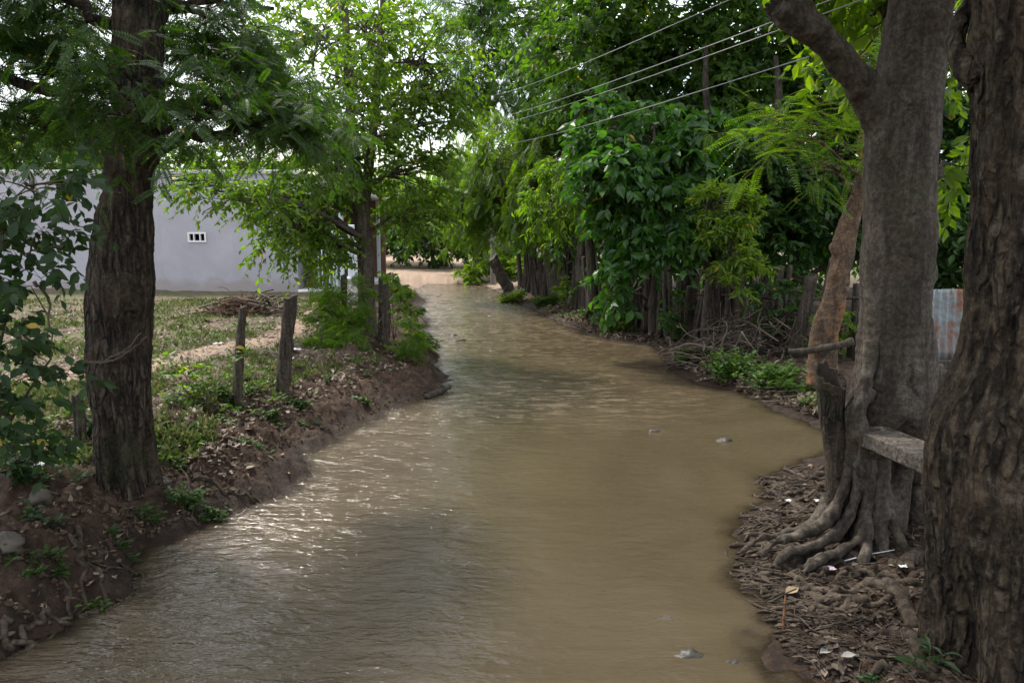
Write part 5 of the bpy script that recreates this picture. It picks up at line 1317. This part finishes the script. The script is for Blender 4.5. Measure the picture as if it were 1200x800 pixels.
o = npmesh('soil_clods', V.reshape(-1, 3), [(of[None] + (np.arange(n) * 6)[:, None, None]).reshape(-1, 3)], plain('clod_soil', (.075, .048, .032), .95, .5, 12, .3)); tag(o, 'loose clods of dark soil on the eroded left bank', 'soil', kind='stuff')
# twigs on the right waterline
mb = MB(); r, P = scatter(500, banks, 7); sd, left = fields(P[:, :2]); P = P[(sd > .05) & (left < .5)]
for p in P:
    d_ = nrm(r.normal(size=3) * [1, .7, .12]); L_ = r.uniform(.1, .35); mb.tube([p - d_ * L_ + [0, 0, .03], p + r.normal(size=3) * .02 + [0, 0, .03], p + d_ * L_ + [0, 0, .03]], r.uniform(.004, .012), 5, False)
tag(mb.build('bank_twigs', M['twig']), 'broken twigs washed up along the right bank', 'twigs', kind='stuff')
# grass
r, P = scatter(24000, field, 3); sd, left = fields(P[:, :2]); nb = fbm(P * np.array([.7, .7, 0]), 4, 61); k = (sd > .65 + .5 * sm(P[:, 1], 7.3, 9.2)) & (left > .5) & (P[:, 1] < 24.2) & (nb + r.uniform(-.35, .35, len(P)) > .08); P = P[k]
PP_ = np.array([(-500, 462), (-200, 455), (0, 446), (100, 440), (190, 424), (260, 408), (330, 396), (372, 372)]); PW = gpix(*PP_.T)[:, :2]; P = P[seg_dist(P[:, :2], PW) > .45]
B = np.repeat(P, 5, 0); n = len(B); B[:, :2] += r.normal(size=(n, 2)) * .035; B[:, 2] -= .005
V, Fs = leaf_geo('simplenarrow', B, nrm(r.normal(size=(n, 3)) * [.6, .6, 0] + [0, 0, .75]), nrm(r.normal(size=(n, 3)) * [1, 1, .2]), r.uniform(.04, .13, n)); mb = MB(); mb.add(V, Fs)
tag(mb.build('grass', M['grass']), 'short patchy grass in the left field', 'grass', kind='stuff')
# low herbs
r, P = scatter(2600, field, 4); sd, left = fields(P[:, :2]); nb = fbm(P * np.array([.9, .9, 0]), 4, 66); k = (sd > .45 + .35 * sm(P[:, 1], 7.3, 9.2)) & (left > .5) & (P[:, 1] < 24.2) & (nb + r.uniform(-.3, .3, len(P)) > .26); P = P[k]; P = P[seg_dist(P[:, :2], PW) > .5]
rb = np.random.default_rng(5); bx = rb.uniform(590, 960, 900); by = np.interp(bx, [590, 650, 700, 780, 850, 960], [350, 366, 382, 400, 436, 470]) + rb.uniform(-20, 12, 900); Q = gpix(bx, by); sq, lq = fields(Q[:, :2]); Q = Q[(sq > .15) & (lq < .5) & (fbm(Q * [1.1, 1.1, 0], 3, 67) > .02)]
P = np.vstack([P, Q])
B = np.repeat(P, 9, 0); n = len(B); B[:, :2] += r.normal(size=(n, 2)) * .06; B[:, 2] += r.uniform(.01, .10, n)
V, Fs = leaf_geo('leaf', B, nrm(r.normal(size=(n, 3)) * [1, 1, .3] + [0, 0, .2]), nrm(r.normal(size=(n, 3)) * .4 + [0, 0, 1]), r.uniform(.04, .085, n)); mb = MB(); mb.add(V, Fs)
tag(mb.build('ground_cover', M['f_herb']), 'low leafy ground cover on both banks', 'ground cover', kind='stuff')

# ------------------------------------------------------------------ light, sky, camera
SUN_EL, SUN_AZ = 56., -38.          # azimuth from +Y, negative = left
w = bpy.data.worlds.new('World'); SC.world = w; w.use_nodes = True
nt = w.node_tree; nt.nodes.clear()
out = nt.nodes.new('ShaderNodeOutputWorld'); bg = nt.nodes.new('ShaderNodeBackground'); bg.inputs['Strength'].default_value = .15
sky = nt.nodes.new('ShaderNodeTexSky'); sky.sky_type = 'NISHITA'; sky.sun_disc = False; sky.sun_elevation = R(SUN_EL); sky.sun_rotation = R(SUN_AZ); sky.air_density = 1.2; sky.dust_density = 2.5
tc = nt.nodes.new('ShaderNodeTexCoord')
cl = noise_tex(nt, 2.2, 8, .6, mapping(nt, tc.outputs['Generated'], (1, 1, 1.8)), .3)
cf = ramp_f(nt, cl, .40, .56)
skc = mixc(nt, math_(nt, 'MULTIPLY', cf, .9), sky.outputs[0], (8.5, 8.7, 9.0))
nt.links.new(skc, bg.inputs['Color']); nt.links.new(bg.outputs[0], out.inputs['Surface'])
sl = bpy.data.lights.new('sun', 'SUN'); sl.energy = 2.9; sl.angle = R(7.0); sl.color = (1, .95, .86)
so = link(bpy.data.objects.new('sun', sl))
sd_ = Vector((sin(R(SUN_AZ)) * cos(R(SUN_EL)), cos(R(SUN_AZ)) * cos(R(SUN_EL)), sin(R(SUN_EL))))
so.rotation_euler = (-sd_).to_track_quat('-Z', 'Y').to_euler(); so.location = sd_ * 60

cam = bpy.data.cameras.new('camera'); co = link(bpy.data.objects.new('camera', cam)); SC.camera = co
cam.sensor_fit = 'HORIZONTAL'; cam.sensor_width = 36; cam.lens = F * 36 / 1200; cam.clip_start = .05; cam.clip_end = 3000
co.location = (0, 0, H); co.rotation_euler = (pi / 2 - PITCH, 0, 0)
SC.render.resolution_x = 1024; SC.render.resolution_y = 682
SC.view_settings.view_transform = 'Standard'; SC.view_settings.look = 'None'; SC.view_settings.exposure = .95; SC.view_settings.gamma = 1
SC.view_settings.use_curve_mapping = False
try:
    SC.cycles.max_bounces = 6; SC.cycles.transparent_max_bounces = 8; SC.cycles.transmission_bounces = 4; SC.cycles.diffuse_bounces = 4
except Exception: pass
